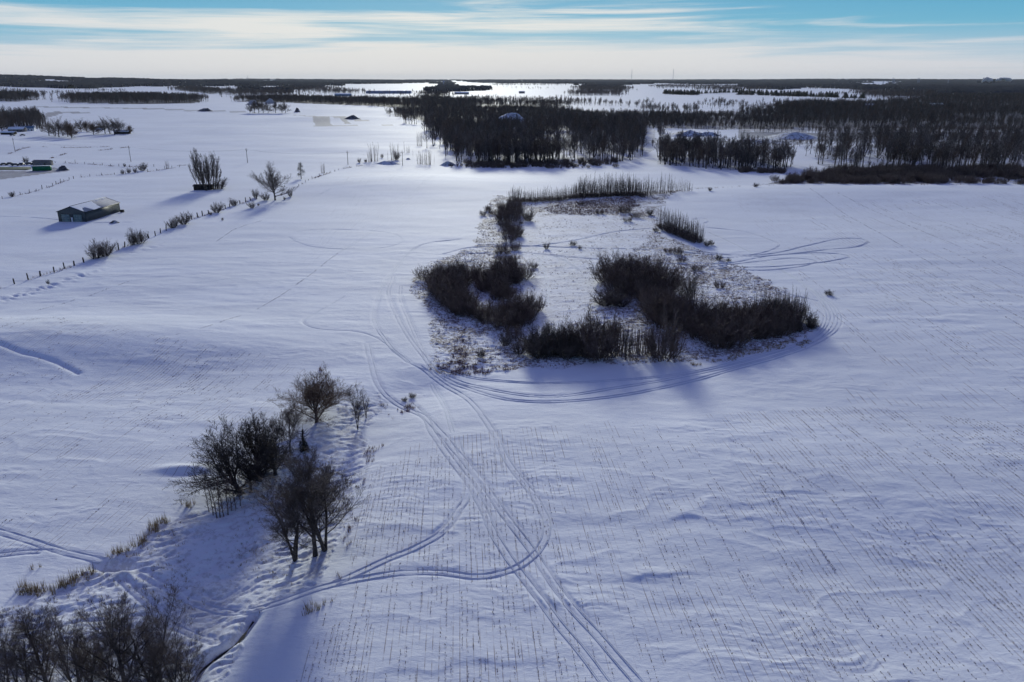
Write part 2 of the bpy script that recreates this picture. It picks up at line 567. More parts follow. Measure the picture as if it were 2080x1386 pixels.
def snow_mat(name, tint=(0.81, 0.845, 0.905), ground=False, packed=False):
    m = bpy.data.materials.new(name)
    m.use_nodes = True
    t = NT(m.node_tree)
    geo = t.n('ShaderNodeNewGeometry')
    pos = geo.outputs['Position']
    sp = t.n('ShaderNodeSeparateXYZ', i_0=pos)
    flat = t.n('ShaderNodeCombineXYZ', i_0=t.m('MULTIPLY', sp.outputs[0], 0.45), i_1=sp.outputs[1], i_2=0.0)
    big = t.n('ShaderNodeTexNoise', i_Vector=flat.outputs[0], i_Scale=0.045, i_Detail=5.0, i_Roughness=0.55)
    col = t.mix(t.smooth(big.outputs[0], 0.3, 0.7), (*tuple(c * 0.93 for c in tint), 1), (*tint, 1))
    height = None
    if ground:
        at = t.n('ShaderNodeAttribute', attribute_name='zone')     # r: rough grass, g: wood floor, b: bare earth
        zs = t.n('ShaderNodeSeparateColor', i_0=at.outputs['Color'])
        gr = t.n('ShaderNodeTexNoise', i_Vector=pos, i_Scale=1.35, i_Detail=6.0, i_Roughness=0.72)
        gr2 = t.n('ShaderNodeTexNoise', i_Vector=pos, i_Scale=0.11, i_Detail=3.0, i_Roughness=0.6)
        thr = t.m('ADD', gr.outputs[0], t.m('MULTIPLY', t.m('SUBTRACT', gr2.outputs[0], 0.5), 0.45))
        gm = t.m('MULTIPLY', t.smooth(thr, 0.46, 0.58), zs.outputs[0])
        col = t.mix(t.m('MULTIPLY', gm, 0.82), col, (0.14, 0.098, 0.082, 1))
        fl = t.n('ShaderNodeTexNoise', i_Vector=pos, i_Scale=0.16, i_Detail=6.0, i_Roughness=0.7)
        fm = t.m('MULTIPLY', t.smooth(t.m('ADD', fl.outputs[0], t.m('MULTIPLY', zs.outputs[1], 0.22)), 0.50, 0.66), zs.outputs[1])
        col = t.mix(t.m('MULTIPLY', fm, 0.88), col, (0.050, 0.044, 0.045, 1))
        ea = t.n('ShaderNodeTexNoise', i_Vector=flat.outputs[0], i_Scale=0.35, i_Detail=6.0, i_Roughness=0.7)
        em = t.m('MULTIPLY', t.smooth(t.m('ADD', ea.outputs[0], t.m('MULTIPLY', zs.outputs[2], 0.15)), 0.45, 0.62), zs.outputs[2])
        col = t.mix(t.m('MULTIPLY', em, 0.62), col, (0.12, 0.095, 0.085, 1))
    if ground:
        rw = t.n('ShaderNodeAttribute', attribute_name='rows')
        rs = t.n('ShaderNodeSeparateColor', i_0=rw.outputs['Color'])
        for k, (u, spc) in enumerate(((row_dir(930), 0.76), (row_dir(1250), 0.76), (row_dir(1150), 1.52))):
            cross = t.m('ADD', t.m('MULTIPLY', sp.outputs[0], float(u[1])), t.m('MULTIPLY', sp.outputs[1], float(-u[0])))
            alng = t.m('ADD', t.m('MULTIPLY', sp.outputs[0], float(u[0])), t.m('MULTIPLY', sp.outputs[1], float(u[1])))
            ph = t.m('DIVIDE', cross, spc)
            tri = t.m('ABSOLUTE', t.m('SUBTRACT', t.m('FRACT', ph), 0.5))
            rowv = t.n('ShaderNodeCombineXYZ', i_0=t.m('MULTIPLY', t.m('FLOOR', ph), 3.17), i_1=t.m('MULTIPLY', alng, 0.11), i_2=0.0)
            rn = t.n('ShaderNodeTexNoise', i_Vector=rowv.outputs[0], i_Scale=1.0, i_Detail=5.0, i_Roughness=0.75)
            pn = t.n('ShaderNodeTexNoise', i_Vector=pos, i_Scale=0.055, i_Detail=3.0)
            on = t.smooth(t.m('ADD', t.m('MULTIPLY', rn.outputs[0], 0.65), t.m('MULTIPLY', pn.outputs[0], 0.35)), 0.47, 0.60)
            ln_ = t.m('MULTIPLY', t.m('SUBTRACT', 1.0, t.smooth(tri, 0.03, 0.10)), on)
            col = t.mix(t.m('MULTIPLY', t.m('MULTIPLY', ln_, rs.outputs[k]), 0.72), col, (0.20, 0.14, 0.13, 1))
    # fine relief only
    st = t.n('ShaderNodeCombineXYZ', i_0=t.m('MULTIPLY', sp.outputs[0], 0.42), i_1=sp.outputs[1], i_2=0.0)
    b1 = t.n('ShaderNodeTexNoise', i_Vector=st.outputs[0], i_Scale=1.5, i_Detail=7.0, i_Roughness=0.62, i_Distortion=0.6)
    b2 = t.n('ShaderNodeTexNoise', i_Vector=st.outputs[0], i_Scale=0.13, i_Detail=5.0, i_Roughness=0.6, i_Distortion=0.4)
    b3 = t.n('ShaderNodeTexNoise', i_Vector=st.outputs[0], i_Scale=5.5, i_Detail=5.0, i_Roughness=0.75)
    hh = t.m('ADD', t.m('ADD', t.m('MULTIPLY', b1.outputs[0], 0.13), t.m('MULTIPLY', b3.outputs[0], 0.075)), t.m('MULTIPLY', b2.outputs[0], 0.30))
    bp = t.n('ShaderNodeBump', i_Height=hh, i_Strength=0.55 if not packed else 0.3, i_Distance=1.0)
    b = t.n('ShaderNodeBsdfPrincipled', i_Base_Color=col, i_Roughness=0.68, i_Normal=bp.outputs[0])
    b.inputs['Specular IOR Level'].default_value = 0.065
    b.inputs['IOR'].default_value = 1.31
    o = t.n('ShaderNodeOutputMaterial')
    t.link(b.outputs[0], o.inputs[0])
    return m


SNOW = snow_mat('snow_ground', ground=True)
PACKED = snow_mat('snow_packed', (0.68, 0.73, 0.815), packed=True)
PACKED_F = snow_mat('snow_pressed', (0.755, 0.81, 0.865), packed=True)
ROOFSNOW = snow_mat('snow_on_roof')
BARK = pmat('bark_dark', (0.048, 0.041, 0.040), scale=2)
TWIG = pmat('twig_greybrown', (0.115, 0.092, 0.080), scale=0.6, var=0.35)
TWIG_OAK = pmat('twig_russet', (0.135, 0.088, 0.062), scale=0.6, var=0.4)
TWIG_DARK = pmat('twig_black', (0.075, 0.064, 0.064), scale=0.5, var=0.35)
WILLOW = pmat('willow_stem', (0.125, 0.092, 0.078), scale=0.5, var=0.4)
WILLOW_L = pmat('willow_stem_grey', (0.085, 0.068, 0.058), scale=0.5, var=0.3)
SAPLING = pmat('sapling_stem', (0.105, 0.085, 0.075), scale=0.5, var=0.3)
PINE = pmat('pine_needles', (0.022, 0.034, 0.026), scale=0.5, var=0.4)
IVY = pmat('dark_vine_leaf', (0.018, 0.020, 0.013), scale=1.0, var=0.5)
STRAW = pmat('dry_reed', (0.26, 0.19, 0.10), scale=1.0, var=0.35)
WEED = pmat('dry_weed', (0.17, 0.095, 0.065), scale=0.7, var=0.4)
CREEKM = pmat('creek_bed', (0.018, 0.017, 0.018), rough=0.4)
STUB = pmat('stubble', (0.13, 0.085, 0.075), scale=0.7, var=0.3)
FARWOOD = pmat('far_wood', (0.032, 0.036, 0.045), scale=0.02, var=0.3, spec=0.0, rough=1.0)
POLE = pmat('weathered_pole', (0.10, 0.085, 0.075), scale=2)
POST = pmat('fence_post_wood', (0.05, 0.042, 0.038), scale=2)
METAL = pmat('galvanised', (0.35, 0.36, 0.37), rough=0.5, metal=0.6)
BARNWALL = pmat('green_steel_wall', (0.066, 0.080, 0.085), rough=0.55, var=0.08, scale=0.6, spec=0.4)
BARNDOOR = pmat('pale_green_door', (0.17, 0.225, 0.22), rough=0.6, var=0.08, scale=0.8)
BARNTRIM = pmat('dark_trim', (0.035, 0.045, 0.045), rough=0.6)
BARNROOF = pmat('steel_roof', (0.32, 0.33, 0.39), rough=0.8, var=0.12, scale=0.5, spec=0.08)
WHITE = pmat('white_paint', (0.62, 0.64, 0.66), rough=0.6, var=0.08)
GREENBOX = pmat('green_paint', (0.012, 0.16, 0.075), rough=0.5, var=0.12)
DARKWOOD = pmat('blackened_boards', (0.022, 0.018, 0.017), scale=1.5)
HOUSEWALL = pmat('grey_siding', (0.16, 0.15, 0.15), scale=1.0)
BLUETARP = pmat('blue_grey_sheet', (0.10, 0.17, 0.26), scale=1.0)
GRAVEL = pmat('gravel_grey', (0.34, 0.34, 0.35), scale=0.4, var=0.2)
DIRT = pmat('dark_soil', (0.06, 0.055, 0.06), scale=0.4, var=0.3)
CARPAINT = pmat('car_paint_dark', (0.03, 0.035, 0.045), rough=0.35, spec=0.5)
GLASS = pmat('window_dark', (0.02, 0.025, 0.03), rough=0.15, spec=0.5)
RUBBER = pmat('tyre', (0.02, 0.02, 0.02))
STEAM = bpy.data.materials.new('steam_white'); STEAM.use_nodes = True
_t = NT(STEAM.node_tree)
_a = _t.n('ShaderNodeBsdfTranslucent', i_Color=(0.9, 0.9, 0.9, 1)); _b = _t.n('ShaderNodeBsdfDiffuse', i_Color=(0.9, 0.9, 0.9, 1))
_m = _t.n('ShaderNodeMixShader', i_0=0.3); _t.link(_a.outputs[0], _m.inputs[1]); _t.link(_b.outputs[0], _m.inputs[2])
_o = _t.n('ShaderNodeOutputMaterial'); _t.link(_m.outputs[0], _o.inputs[0])
FARROOF = pmat('blue_grey_roof', (0.22, 0.26, 0.36), var=0.1)
GREENROAD = pmat('dull_green_sheet', (0.06, 0.085, 0.06), var=0.2)

# ---------------------------------------------------------------- woods: footprints
C_POLYS = [
    [(0, 163), (620, 163), (620, 175), (480, 177), (380, 179), (260, 180), (160, 182), (60, 180), (-100, 180), (-100, 163)],
    [(560, 163), (900, 163), (900, 168), (830, 170), (700, 174), (690, 177), (650, 175), (640, 183), (600, 181), (560, 177), (480, 179), (440, 172)],
    [(860, 162.9), (2200, 162.9), (2200, 170), (1760, 169), (1500, 171.5), (1400, 172), (1300, 170), (1160, 172.5), (1150, 170.5), (1005, 170), (920, 166.5)],
    [(870, 166), (915, 167), (925, 178), (960, 180), (1000, 180), (1000, 183), (900, 190), (860, 184), (900, 176)],
    [(1170, 168), (1335, 168), (1328, 172), (1258, 173), (1262, 183), (1200, 184), (1212, 178)],
    [(1340, 168), (1500, 168), (1560, 170), (1760, 170), (1760, 176), (1830, 184), (1740, 186), (1730, 180), (1620, 178), (1580, 184), (1520, 178), (1500, 172)],
    [(1880, 168), (2200, 167), (2200, 196), (1830, 196), (1830, 185), (1790, 176)],
    [(150, 176), (205, 177), (230, 182), (150, 181)],
    [(480, 184), (560, 183), (600, 188), (500, 190)],
]
C_WORLD = [pts0(p) for p in C_POLYS]
S_POLYS = {
    'long': [(138, 205), (150, 200), (300, 197), (400, 203), (414, 206), (395, 211), (270, 212), (140, 210)],
    'leftwood': [(-60, 197), (55, 199), (80, 204), (40, 208), (-60, 208)],
    'hillwood': [(358, 184), (380, 182), (420, 186), (448, 189), (430, 192), (395, 188)],
    'midline': [(480, 208), (500, 203), (560, 199), (640, 202), (760, 206), (880, 208), (960, 212), (960, 226), (860, 222), (760, 216), (640, 211), (560, 209)],
    'centre': [(860, 192), (900, 190), (905, 202), (1000, 208), (1140, 210), (1160, 216), (1100, 222), (900, 214), (850, 204)],
    'broad': [(800, 232), (860, 226), (1090, 224), (1200, 236), (1500, 240), (1510, 262), (1320, 262), (1080, 266), (930, 262), (850, 246), (800, 238)],
    'right': [(1740, 214), (1850, 205), (1900, 196), (2180, 196), (2180, 262), (1700, 262), (1500, 262), (1500, 240), (1560, 234), (1700, 226)],
    'main': [(860, 262), (1330, 262), (1335, 300), (1300, 320), (1240, 329), (1180, 336), (1000, 336), (930, 332), (905, 300), (885, 280)],
    'gapwood': [(1335, 334), (1370, 337), (1480, 343), (1600, 345), (1612, 336), (1500, 316), (1340, 312)],
    'rightfront': [(1650, 300), (1750, 296), (2180, 296), (2180, 362), (1900, 358), (1740, 350), (1660, 335)],
    'rightback': [(1500, 268), (2180, 268), (2180, 284), (1650, 288), (1500, 282)],
}
S_WORLD = {k: pts0(v) for k, v in S_POLYS.items()}
RIGHTBRUSH = pts0([(1560, 376), (1700, 380), (1970, 379), (1960, 373), (1700, 358), (1600, 366)])
EARTH = [pts0(p) for p in ([(-60, 345), (60, 345), (110, 338), (140, 345), (60, 356), (-60, 372)], [(635, 240), (660, 238), (675, 256), (640, 256)], [(652, 240), (672, 241), (672, 256), (656, 257)],
                           [(690, 242), (702, 242), (712, 252), (700, 252)], [(590, 232), (700, 241), (760, 248), (740, 249), (640, 240)], [(630, 255), (760, 256), (800, 254), (800, 257), (640, 258)],
                           [(90, 232), (110, 228), (160, 229), (200, 232), (130, 231), (95, 240)], [(1160, 224), (1500, 227), (1500, 229), (1160, 226)],
                           [(60, 217.5), (200, 220), (520, 228), (520, 229.2), (200, 222), (60, 219)], [(1500, 262), (2100, 255), (2100, 266), (1500, 268)])]

# ---------------------------------------------------------------- ground
def build_ground():
    rr = [65.0]
    while rr[-1] < 330: rr.append(rr[-1] * 1.0027)
    while rr[-1] < 1000: rr.append(rr[-1] * 1.0068)
    while rr[-1] < 60000: rr.append(rr[-1] * 1.025)
    rr = np.array([0.5, 20, 40, 55] + rr)
    az_ = np.concatenate([np.radians(np.linspace(-43.5, 43.5, 740)), np.radians(np.linspace(43.5, 316.5, 60))[1:-1]])
    A, R = np.meshgrid(az_, rr)
    x = (R * np.sin(A)).ravel(); y = (R * np.cos(A)).ravel()
    z = h_smooth(x, y) + h_fine(x, y)
    nr, na = A.shape
    i = np.arange(nr - 1)[:, None] * na; j = np.arange(na)[None, :]
    a = (i + j); b = (i + (j + 1) % na)
    quads = np.stack([a, b, b + na, a + na], -1).reshape(-1, 4)
    me = mesh_arrays('snow_ground', np.stack([x, y, z], 1), quads[:, ::-1])
    zone = np.zeros((len(x), 4), np.float32); zone[:, 3] = 1
    isl = near_poly(x, y, ISLAND); pond = near_poly(x, y, POND); hol = near_poly(x, y, HOLLOW)
    zone[:, 0] = np.where(isl, np.where(pond, 0.35, 1.0), np.where(hol, 0.35, 0.0))
    reed = inpoly(x, y, REEDPATCH)
    zone[reed, 0] = 1
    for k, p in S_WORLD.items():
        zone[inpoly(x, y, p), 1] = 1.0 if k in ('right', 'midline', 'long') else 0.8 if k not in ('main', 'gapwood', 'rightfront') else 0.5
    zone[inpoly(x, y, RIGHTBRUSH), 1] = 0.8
    for p in EARTH:
        zone[inpoly(x, y, p), 2] = 1
    rows = np.zeros((len(x), 4), np.float32); rows[:, 3] = 1
    rgh = isl | hol
    rows[inpoly(x, y, ROWS_A) & ~rgh, 0] = 1; rows[inpoly(x, y, ROWS_B) & ~rgh, 1] = 1; rows[inpoly(x, y, ROWS_C) & ~rgh, 2] = 0.8
    at = me.attributes.new('rows', 'FLOAT_COLOR', 'POINT')
    at.data.foreach_set('color', rows.ravel())
    at = me.attributes.new('zone', 'FLOAT_COLOR', 'POINT')
    at.data.foreach_set('color', zone.ravel())
    return link('snow_ground', me, SNOW, kind='structure', label='snow covered farm fields rolling out to the horizon')


REEDPATCH = pts0([(1100, 428), (1150, 416), (1280, 404), (1302, 420), (1262, 434), (1180, 440), (1120, 436)])
ROWS_A = pts0([(745, 950), (850, 900), (1000, 880), (1350, 850), (1500, 840), (1700, 825), (2300, 850), (2600, 1600), (500, 1600), (690, 1180)])
ROWS_B = pts0([(-200, 640), (120, 660), (330, 700), (560, 730), (700, 780), (560, 850), (430, 960), (200, 1120), (-300, 1150)])
ROWS_C = pts0([(1480, 400), (2300, 395), (2400, 850), (1720, 820), (1700, 560), (1550, 470)])
build_ground()

# the little creek: dark water and bank at the bottom of its cut
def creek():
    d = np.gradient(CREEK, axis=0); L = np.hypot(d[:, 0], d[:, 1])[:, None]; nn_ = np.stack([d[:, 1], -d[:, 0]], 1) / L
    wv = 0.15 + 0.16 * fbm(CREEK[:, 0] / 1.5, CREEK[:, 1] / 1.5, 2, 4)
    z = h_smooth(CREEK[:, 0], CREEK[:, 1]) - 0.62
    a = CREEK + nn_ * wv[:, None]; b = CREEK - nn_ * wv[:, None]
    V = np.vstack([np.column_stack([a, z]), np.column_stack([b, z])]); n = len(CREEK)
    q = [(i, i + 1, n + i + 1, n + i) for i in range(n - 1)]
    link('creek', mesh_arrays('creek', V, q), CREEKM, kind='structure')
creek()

# tyre tracks: shallow troughs with small thrown-up edges
def ribbon(line, off, wdt, berm, lift):
    d = np.gradient(line, axis=0)
    L = np.hypot(d[:, 0], d[:, 1])[:, None] + 1e-9
    nrm = np.stack([-d[:, 1], d[:, 0]], 1) / L
    prof = [(-1.0, -0.07), (-0.62, berm), (-0.3, -0.03), (0.3, -0.03), (0.62, berm), (1.0, -0.07)]
    rows = []
    jit = 1 + 0.8 * fbm(line[:, 0] / 1.1, line[:, 1] / 1.1, 2, 5)
    drf = 0.35 + 0.65 * sstep(fbm(line[:, 0] / 7, line[:, 1] / 7, 3, 6), -0.35, 0.15)
    wj = 1 + 0.35 * fbm(line[:, 0] / 1.7 + 9, line[:, 1] / 1.7, 2, 7)
    for s, zz in prof:
        p = line + nrm * (off + s * wdt * wj * (0.8 + 0.2 * drf))[:, None]
        z = h_smooth(p[:, 0], p[:, 1]) + lift * drf + zz * jit - 0.02 * (1 - drf)
        rows.append(np.stack([p[:, 0], p[:, 1], z], 1))
    V = np.stack(rows, 1)
    n, k = V.shape[:2]
    i = np.arange(n - 1)[:, None] * k; j = np.arange(k - 1)[None]
    a = i + j
    return V.reshape(-1, 3), np.stack([a, a + 1, a + 1 + k, a + k], -1).reshape(-1, 4)


FAINT = {'u': .5, 'v': .5, 'w': .6, 'q': .6, 'm': .5, 'be': .25, 'ba': .12, 'bb': .1, 'bc': .2, 'bd': .25, 'z': .2, 'r': .3, 's': .5, 'x': .35, 'y': .4, 'e': .3, 'f': .6, 'l': .6, 't': .8}
for (line, g), g_key in zip(TRACKS, RUTS_PX):
    dmid = float(np.mean(np.hypot(line[:, 0], line[:, 1])))
    V = []; Q = []; c = 0
    wd = 0.16 if dmid < 180 else 0.20
    faint = FAINT.get(g_key, 1.0)
    wd *= 0.6 + 0.4 * faint
    for s in ((-1, 1) if g > 0.18 else (0,)):
        wob = line + 0.12 * np.stack([fbm(line[:, 0] / 9, line[:, 1] / 9, 2, 8), fbm(line[:, 0] / 9, line[:, 1] / 9, 2, 9)], 1)
        v, q = ribbon(wob, s * g, wd, (0.028 if dmid < 180 else 0.03) * faint, 0.03 if dmid < 230 else 0.04)
        V.append(v); Q.append(q + c); c += len(v)
    link('tyre_track', mesh_arrays('tyre_track', np.vstack(V), np.vstack(Q)[:, ::-1]), PACKED if faint > .45 else PACKED_F, kind='structure')


# ---------------------------------------------------------------- far wood canopy
def canopy(poly, name, label):
    x0, y0 = poly.min(0); x1, y1 = poly.max(0)
    r0 = max(1500, np.hypot(poly[:, 0], poly[:, 1]).min()); r1 = min(45000, np.hypot(poly[:, 0], poly[:, 1]).max())
    a = np.arctan2(poly[:, 0], poly[:, 1])
    a0, a1 = a.min(), a.max()
    rr = [r0]
    while rr[-1] < r1: rr.append(rr[-1] * 1.012)
    rr = np.array(rr)
    az_ = np.arange(a0, a1, 0.0016)
    if len(az_) < 4 or len(rr) < 3:
        return
    A, R = np.meshgrid(az_, rr)
    A = A + (rng.random(A.shape) - 0.5) * 0.001
    x = R * np.sin(A); y = R * np.cos(A)
    wob = 1 + 0.10 * fbm(x / 500, y / 500, 3, 71)
    m = inpoly(x + 0.02 * R * fbm(x / 300, y / 300, 3, 70), y + 0.07 * R * fbm(x / 420, y / 900, 4, 71), poly) & (fbm(x / 260, y / 620, 3, 73) > -0.40)
    z = h_smooth(x.ravel(), y.ravel()).reshape(x.shape)
    edge = m & ~(np.roll(m, 1, 0) & np.roll(m, -1, 0) & np.roll(m, 1, 1) & np.roll(m, -1, 1))
    top = z + 13 + 9 * rng.random(x.shape) + 5 * fbm(x / 120, y / 120, 2, 77)
    z = np.where(m & ~edge, top, z - 1)
    nr, na = A.shape
    i = np.arange(nr - 1)[:, None] * na; j = np.arange(na - 1)[None]
    q = np.stack([i + j, i + j + 1, i + j + 1 + na, i + j + na], -1).reshape(-1, 4)
    ok = m.ravel()[q].all(1)
    if ok.sum() < 3:
        return
    q = q[ok][:, ::-1]
    used, inv = np.unique(q, return_inverse=True)
    V = np.stack([x.ravel(), y.ravel(), z.ravel()], 1)[used]
    me = mesh_arrays(name, V, inv.reshape(-1, 4), smooth=False)
    link(name, me, FARWOOD, kind='stuff', label=label, category='wood')


CLAB = ['long dark wood along the horizon at the left', 'dark wooded hills above the bright snow fields', 'thin dark line of woods on the far horizon', 'dark wood reaching down below the water tower',
        'dark wood between the two bright far fields', 'dark belt of woods behind the row of pines', 'broad dark forest at the right of the horizon', 'small dark wood under the left ridge', 'small dark wood above the gravel pit']
for p, lab in zip(C_WORLD, CLAB):
    canopy(p, 'distant_wood', lab)


# ---------------------------------------------------------------- trees
def rot_dir(d, ang, phi):
    """tilt direction d by ang, around azimuth phi"""
    x, y, z = d
    if abs(z) < 0.95:
        u = (-y, x, 0.0)
    else:
        u = (1.0, 0.0, 0.0)
    L = sqrt(u[0] ** 2 + u[1] ** 2 + u[2] ** 2); u = (u[0] / L, u[1] / L, u[2] / L)
    v = (y * u[2] - z * u[1], z * u[0] - x * u[2], x * u[1] - y * u[0])
    ca, sa = cos(ang), sin(ang)
    cp, sp = cos(phi) * sa, sin(phi) * sa
    r = (x * ca + u[0] * cp + v[0] * sp, y * ca + u[1] * cp + v[1] * sp, z * ca + u[2] * cp + v[2] * sp)
    L = sqrt(r[0] ** 2 + r[1] ** 2 + r[2] ** 2)
    return (r[0] / L, r[1] / L, r[2] / L)


def grow(T, Cr, p, d, L, r, lev, P, R):
    last = len(P['n'])
    if lev == last:
        q = (p[0] + d[0] * L, p[1] + d[1] * L, p[2] + d[2] * L)
        w_ = P['tw'] * R.uniform(0.7, 1.3)
        Cr.blade(p, q, w_, R.uniform(0, pi))
        for _ in range(P.get('sub', 1)):
            f = R.uniform(0.3, 0.8)
            e = rot_dir(d, R.uniform(0.3, 0.8), R.uniform(0, 2 * pi))
            s = (p[0] + d[0] * L * f, p[1] + d[1] * L * f, p[2] + d[2] * L * f)
            l2 = L * R.uniform(0.4, 0.7)
            Cr.blade(s, (s[0] + e[0] * l2, s[1] + e[1] * l2, s[2] + e[2] * l2), w_ * 0.8, R.uniform(0, pi))
        return
    ns = P['seg'][lev]
    pts = [p]; rad = [r]; dirs = [d]
    cur = d
    for i in range(ns):
        cur = rot_dir(cur, R.uniform(0, P['wob'][lev]), R.uniform(0, 2 * pi))
        up = P['up'][lev]
        cur = (cur[0], cur[1], cur[2] + up / ns)
        l_ = sqrt(cur[0] ** 2 + cur[1] ** 2 + cur[2] ** 2); cur = (cur[0] / l_, cur[1] / l_, cur[2] / l_)
        q = pts[-1]
        pts.append((q[0] + cur[0] * L / ns, q[1] + cur[1] * L / ns, q[2] + cur[2] * L / ns))
        rad.append(r * (1 - (1 - P['tap'][lev]) * (i + 1) / ns))
        dirs.append(cur)
    dest = T if lev <= P['tl'] else Cr
    if lev == 0:
        rad[0] *= 1.35
    dest.tube(pts, rad, (5 if lev == 0 else 4) if lev <= P['tl'] else 3)
    n = P['n'][lev]
    n = max(1, int(round(n * R.uniform(0.85, 1.15))))
    ph = R.uniform(0, 2 * pi)
    for k in range(n):
        f = P['st'][lev] + (1 - P['st'][lev]) * (k + R.uniform(0.1, 0.9)) / n
        fi = min(ns - 1e-6, f * ns); i = int(fi); u = fi - i
        a, b = pts[i], pts[i + 1]
        s = (a[0] + (b[0] - a[0]) * u, a[1] + (b[1] - a[1]) * u, a[2] + (b[2] - a[2]) * u)
        rr = rad[i] + (rad[i + 1] - rad[i]) * u
        ph += 2.4 + R.uniform(-0.5, 0.5)
        ang = R.uniform(*P['ang'][lev])
        if f > 0.93: ang *= 0.5
        e = rot_dir(dirs[min(i + 1, ns)], ang, ph)
        if e[2] < P['minz']:
            e = (e[0], e[1], P['minz'] + abs(e[2]) * 0.3)
        l2 = L * P['lr'][lev] * (1 - P['sh'][lev] * f) * R.uniform(0.8, 1.2)
        grow(T, Cr, s, e, l2, rr * P['rr'][lev], lev + 1, P, R)


def tree_mesh(seed, P, H, name, stems=1, spread=0.0, lean=(0, 0), base_r=0.0):
    R = random.Random(seed)
    T, Cr = MB(), MB()
    for s in range(stems):
        a = 2 * pi * s / max(1, stems) + R.uniform(-0.5, 0.5)
        t = R.uniform(0.3, 1.0) * spread
        d = (cos(a) * sin(t) + lean[0], sin(a) * sin(t) + lean[1], cos(t))
        L = sqrt(sum(v * v for v in d)); d = tuple(v / L for v in d)
        br = base_r * sqrt(R.random())
        dome = 1.0 - 0.35 * (t / max(spread, .01)) ** 2 if stems > 20 else 1.0
        grow(T, Cr, (cos(a) * br, sin(a) * br, -0.25), d, P['L0'] * dome * R.uniform(0.7, 1.1), P['r0'] * R.uniform(0.75, 1.1), 0, P, R)
    zs_ = sorted(v[2] for v in Cr.v)
    zmax = zs_[int(len(zs_) * 0.985)]
    k = H / zmax
    for M in (T, Cr):
        M.v = [(v[0] * k, v[1] * k, v[2] * k) for v in M.v]
    return T.mesh(name + '_trunk', True), Cr.mesh(name + '_crown', False)


OAK = dict(L0=3.4, r0=0.24, n=[16, 11, 9, 8], seg=[4, 5, 3, 1], wob=[0.12, 0.28, 0.3, 0.3], up=[0.1, 0.12, 0.15, 0.1], tap=[0.6, 0.25, 0.3, 0.3], st=[0.20, 0.15, 0.15, 0.1],
           ang=[(0.1, 1.45), (0.4, 0.95), (0.4, 0.9), (0.3, 0.8)], lr=[1.55, 0.55, 0.5, 0.55], sh=[0.10, 0.25, 0.3, 0.2], rr=[0.50, 0.42, 0.4, 0.4], tl=1, tw=0.017, sub=2, minz=-0.1)
TALL = dict(L0=8.0, r0=0.20, n=[18, 11, 8, 7], seg=[7, 5, 3, 1], wob=[0.10, 0.16, 0.25, 0.3], up=[0.2, 0.35, 0.2, 0.1], tap=[0.25, 0.25, 0.3, 0.3], st=[0.22, 0.2, 0.15, 0.1],
            ang=[(0.35, 0.85), (0.3, 0.7), (0.35, 0.8), (0.3, 0.8)], lr=[0.62, 0.42, 0.5, 0.6], sh=[0.45, 0.35, 0.3, 0.2], rr=[0.50, 0.42, 0.4, 0.4], tl=1, tw=0.0125, sub=2, minz=-0.1)
WOOD = dict(L0=12.0, r0=0.22, n=[13, 7, 5], seg=[6, 4, 2], wob=[0.06, 0.2, 0.3], up=[0.2, 0.35, 0.2], tap=[0.25, 0.25, 0.3], st=[0.38, 0.2, 0.1],
            ang=[(0.3, 0.8), (0.3, 0.8), (0.3, 0.8)], lr=[0.42, 0.45, 0.55], sh=[0.5, 0.3, 0.2], rr=[0.5, 0.5, 0.5], tl=0, tw=0.065, sub=2, minz=-0.05)
SHRUB = dict(L0=3.0, r0=0.036, n=[9, 7], seg=[4, 2], wob=[0.30, 0.4], up=[0.30, 0.25], tap=[0.35, 0.4], st=[0.22, 0.15],
             ang=[(0.35, 1.0), (0.3, 0.9)], lr=[0.36, 0.55], sh=[0.3, 0.2], rr=[0.5, 0.45], tl=0, tw=0.018, sub=1, minz=0.0)
FAN = dict(L0=8.0, r0=0.13, n=[9, 6, 5], seg=[5, 3, 2], wob=[0.06, 0.12, 0.2], up=[0.12, 0.3, 0.2], tap=[0.3, 0.3, 0.4], st=[0.25, 0.2, 0.1],
           ang=[(0.2, 0.5), (0.25, 0.55), (0.25, 0.6)], lr=[0.36, 0.45, 0.6], sh=[0.3, 0.2, 0.2], rr=[0.5, 0.5, 0.5], tl=0, tw=0.035, sub=1, minz=0.0)
SAP = dict(L0=6.0, r0=0.042, n=[14], seg=[4], wob=[0.09], up=[0.1], tap=[0.3], st=[0.3], ang=[(0.3, 0.6)], lr=[0.16], sh=[0.4], rr=[0.5], tl=0, tw=0.022, sub=1, minz=0.0)

PROTO = {}
def proto(key, *a, mats=(BARK, TWIG), **k):
    T, Cm = tree_mesh(*a, name=key, **k)
    T.materials.append(mats[0]); Cm.materials.append(mats[1])
    PROTO[key] = (T, Cm)


proto('oak', 11, OAK, 9.3, mats=(BARK, TWIG_OAK))
proto('tall_a', 21, TALL, 14.5)
proto('tall_b', 24, TALL, 13.0)
proto('multi_a', 31, dict(TALL, st=[0.30, 0.2, 0.15, 0.1], n=[10, 8, 6, 6], r0=0.16), 12.0, stems=3, spread=0.28)
proto('multi_b', 33, dict(TALL, n=[10, 8, 6, 6], r0=0.16), 11.0, stems=3, spread=0.40)
NEARP = dict(TALL, tw=0.010, n=[14, 9, 8, 8], sub=2)
proto('near_a', 81, NEARP, 14.0)
proto('near_b', 83, dict(NEARP, r0=0.16, n=[10, 8, 7, 7]), 12.0, stems=3, spread=0.34)
proto('slim', 36, dict(TALL, lr=[0.38, 0.42, 0.5, 0.6], n=[14, 6, 5, 4], r0=0.13), 9.0, stems=2, spread=0.12)
TWIG_BLACK = pmat('twig_dense_black', (0.045, 0.038, 0.036), scale=0.5, var=0.3)
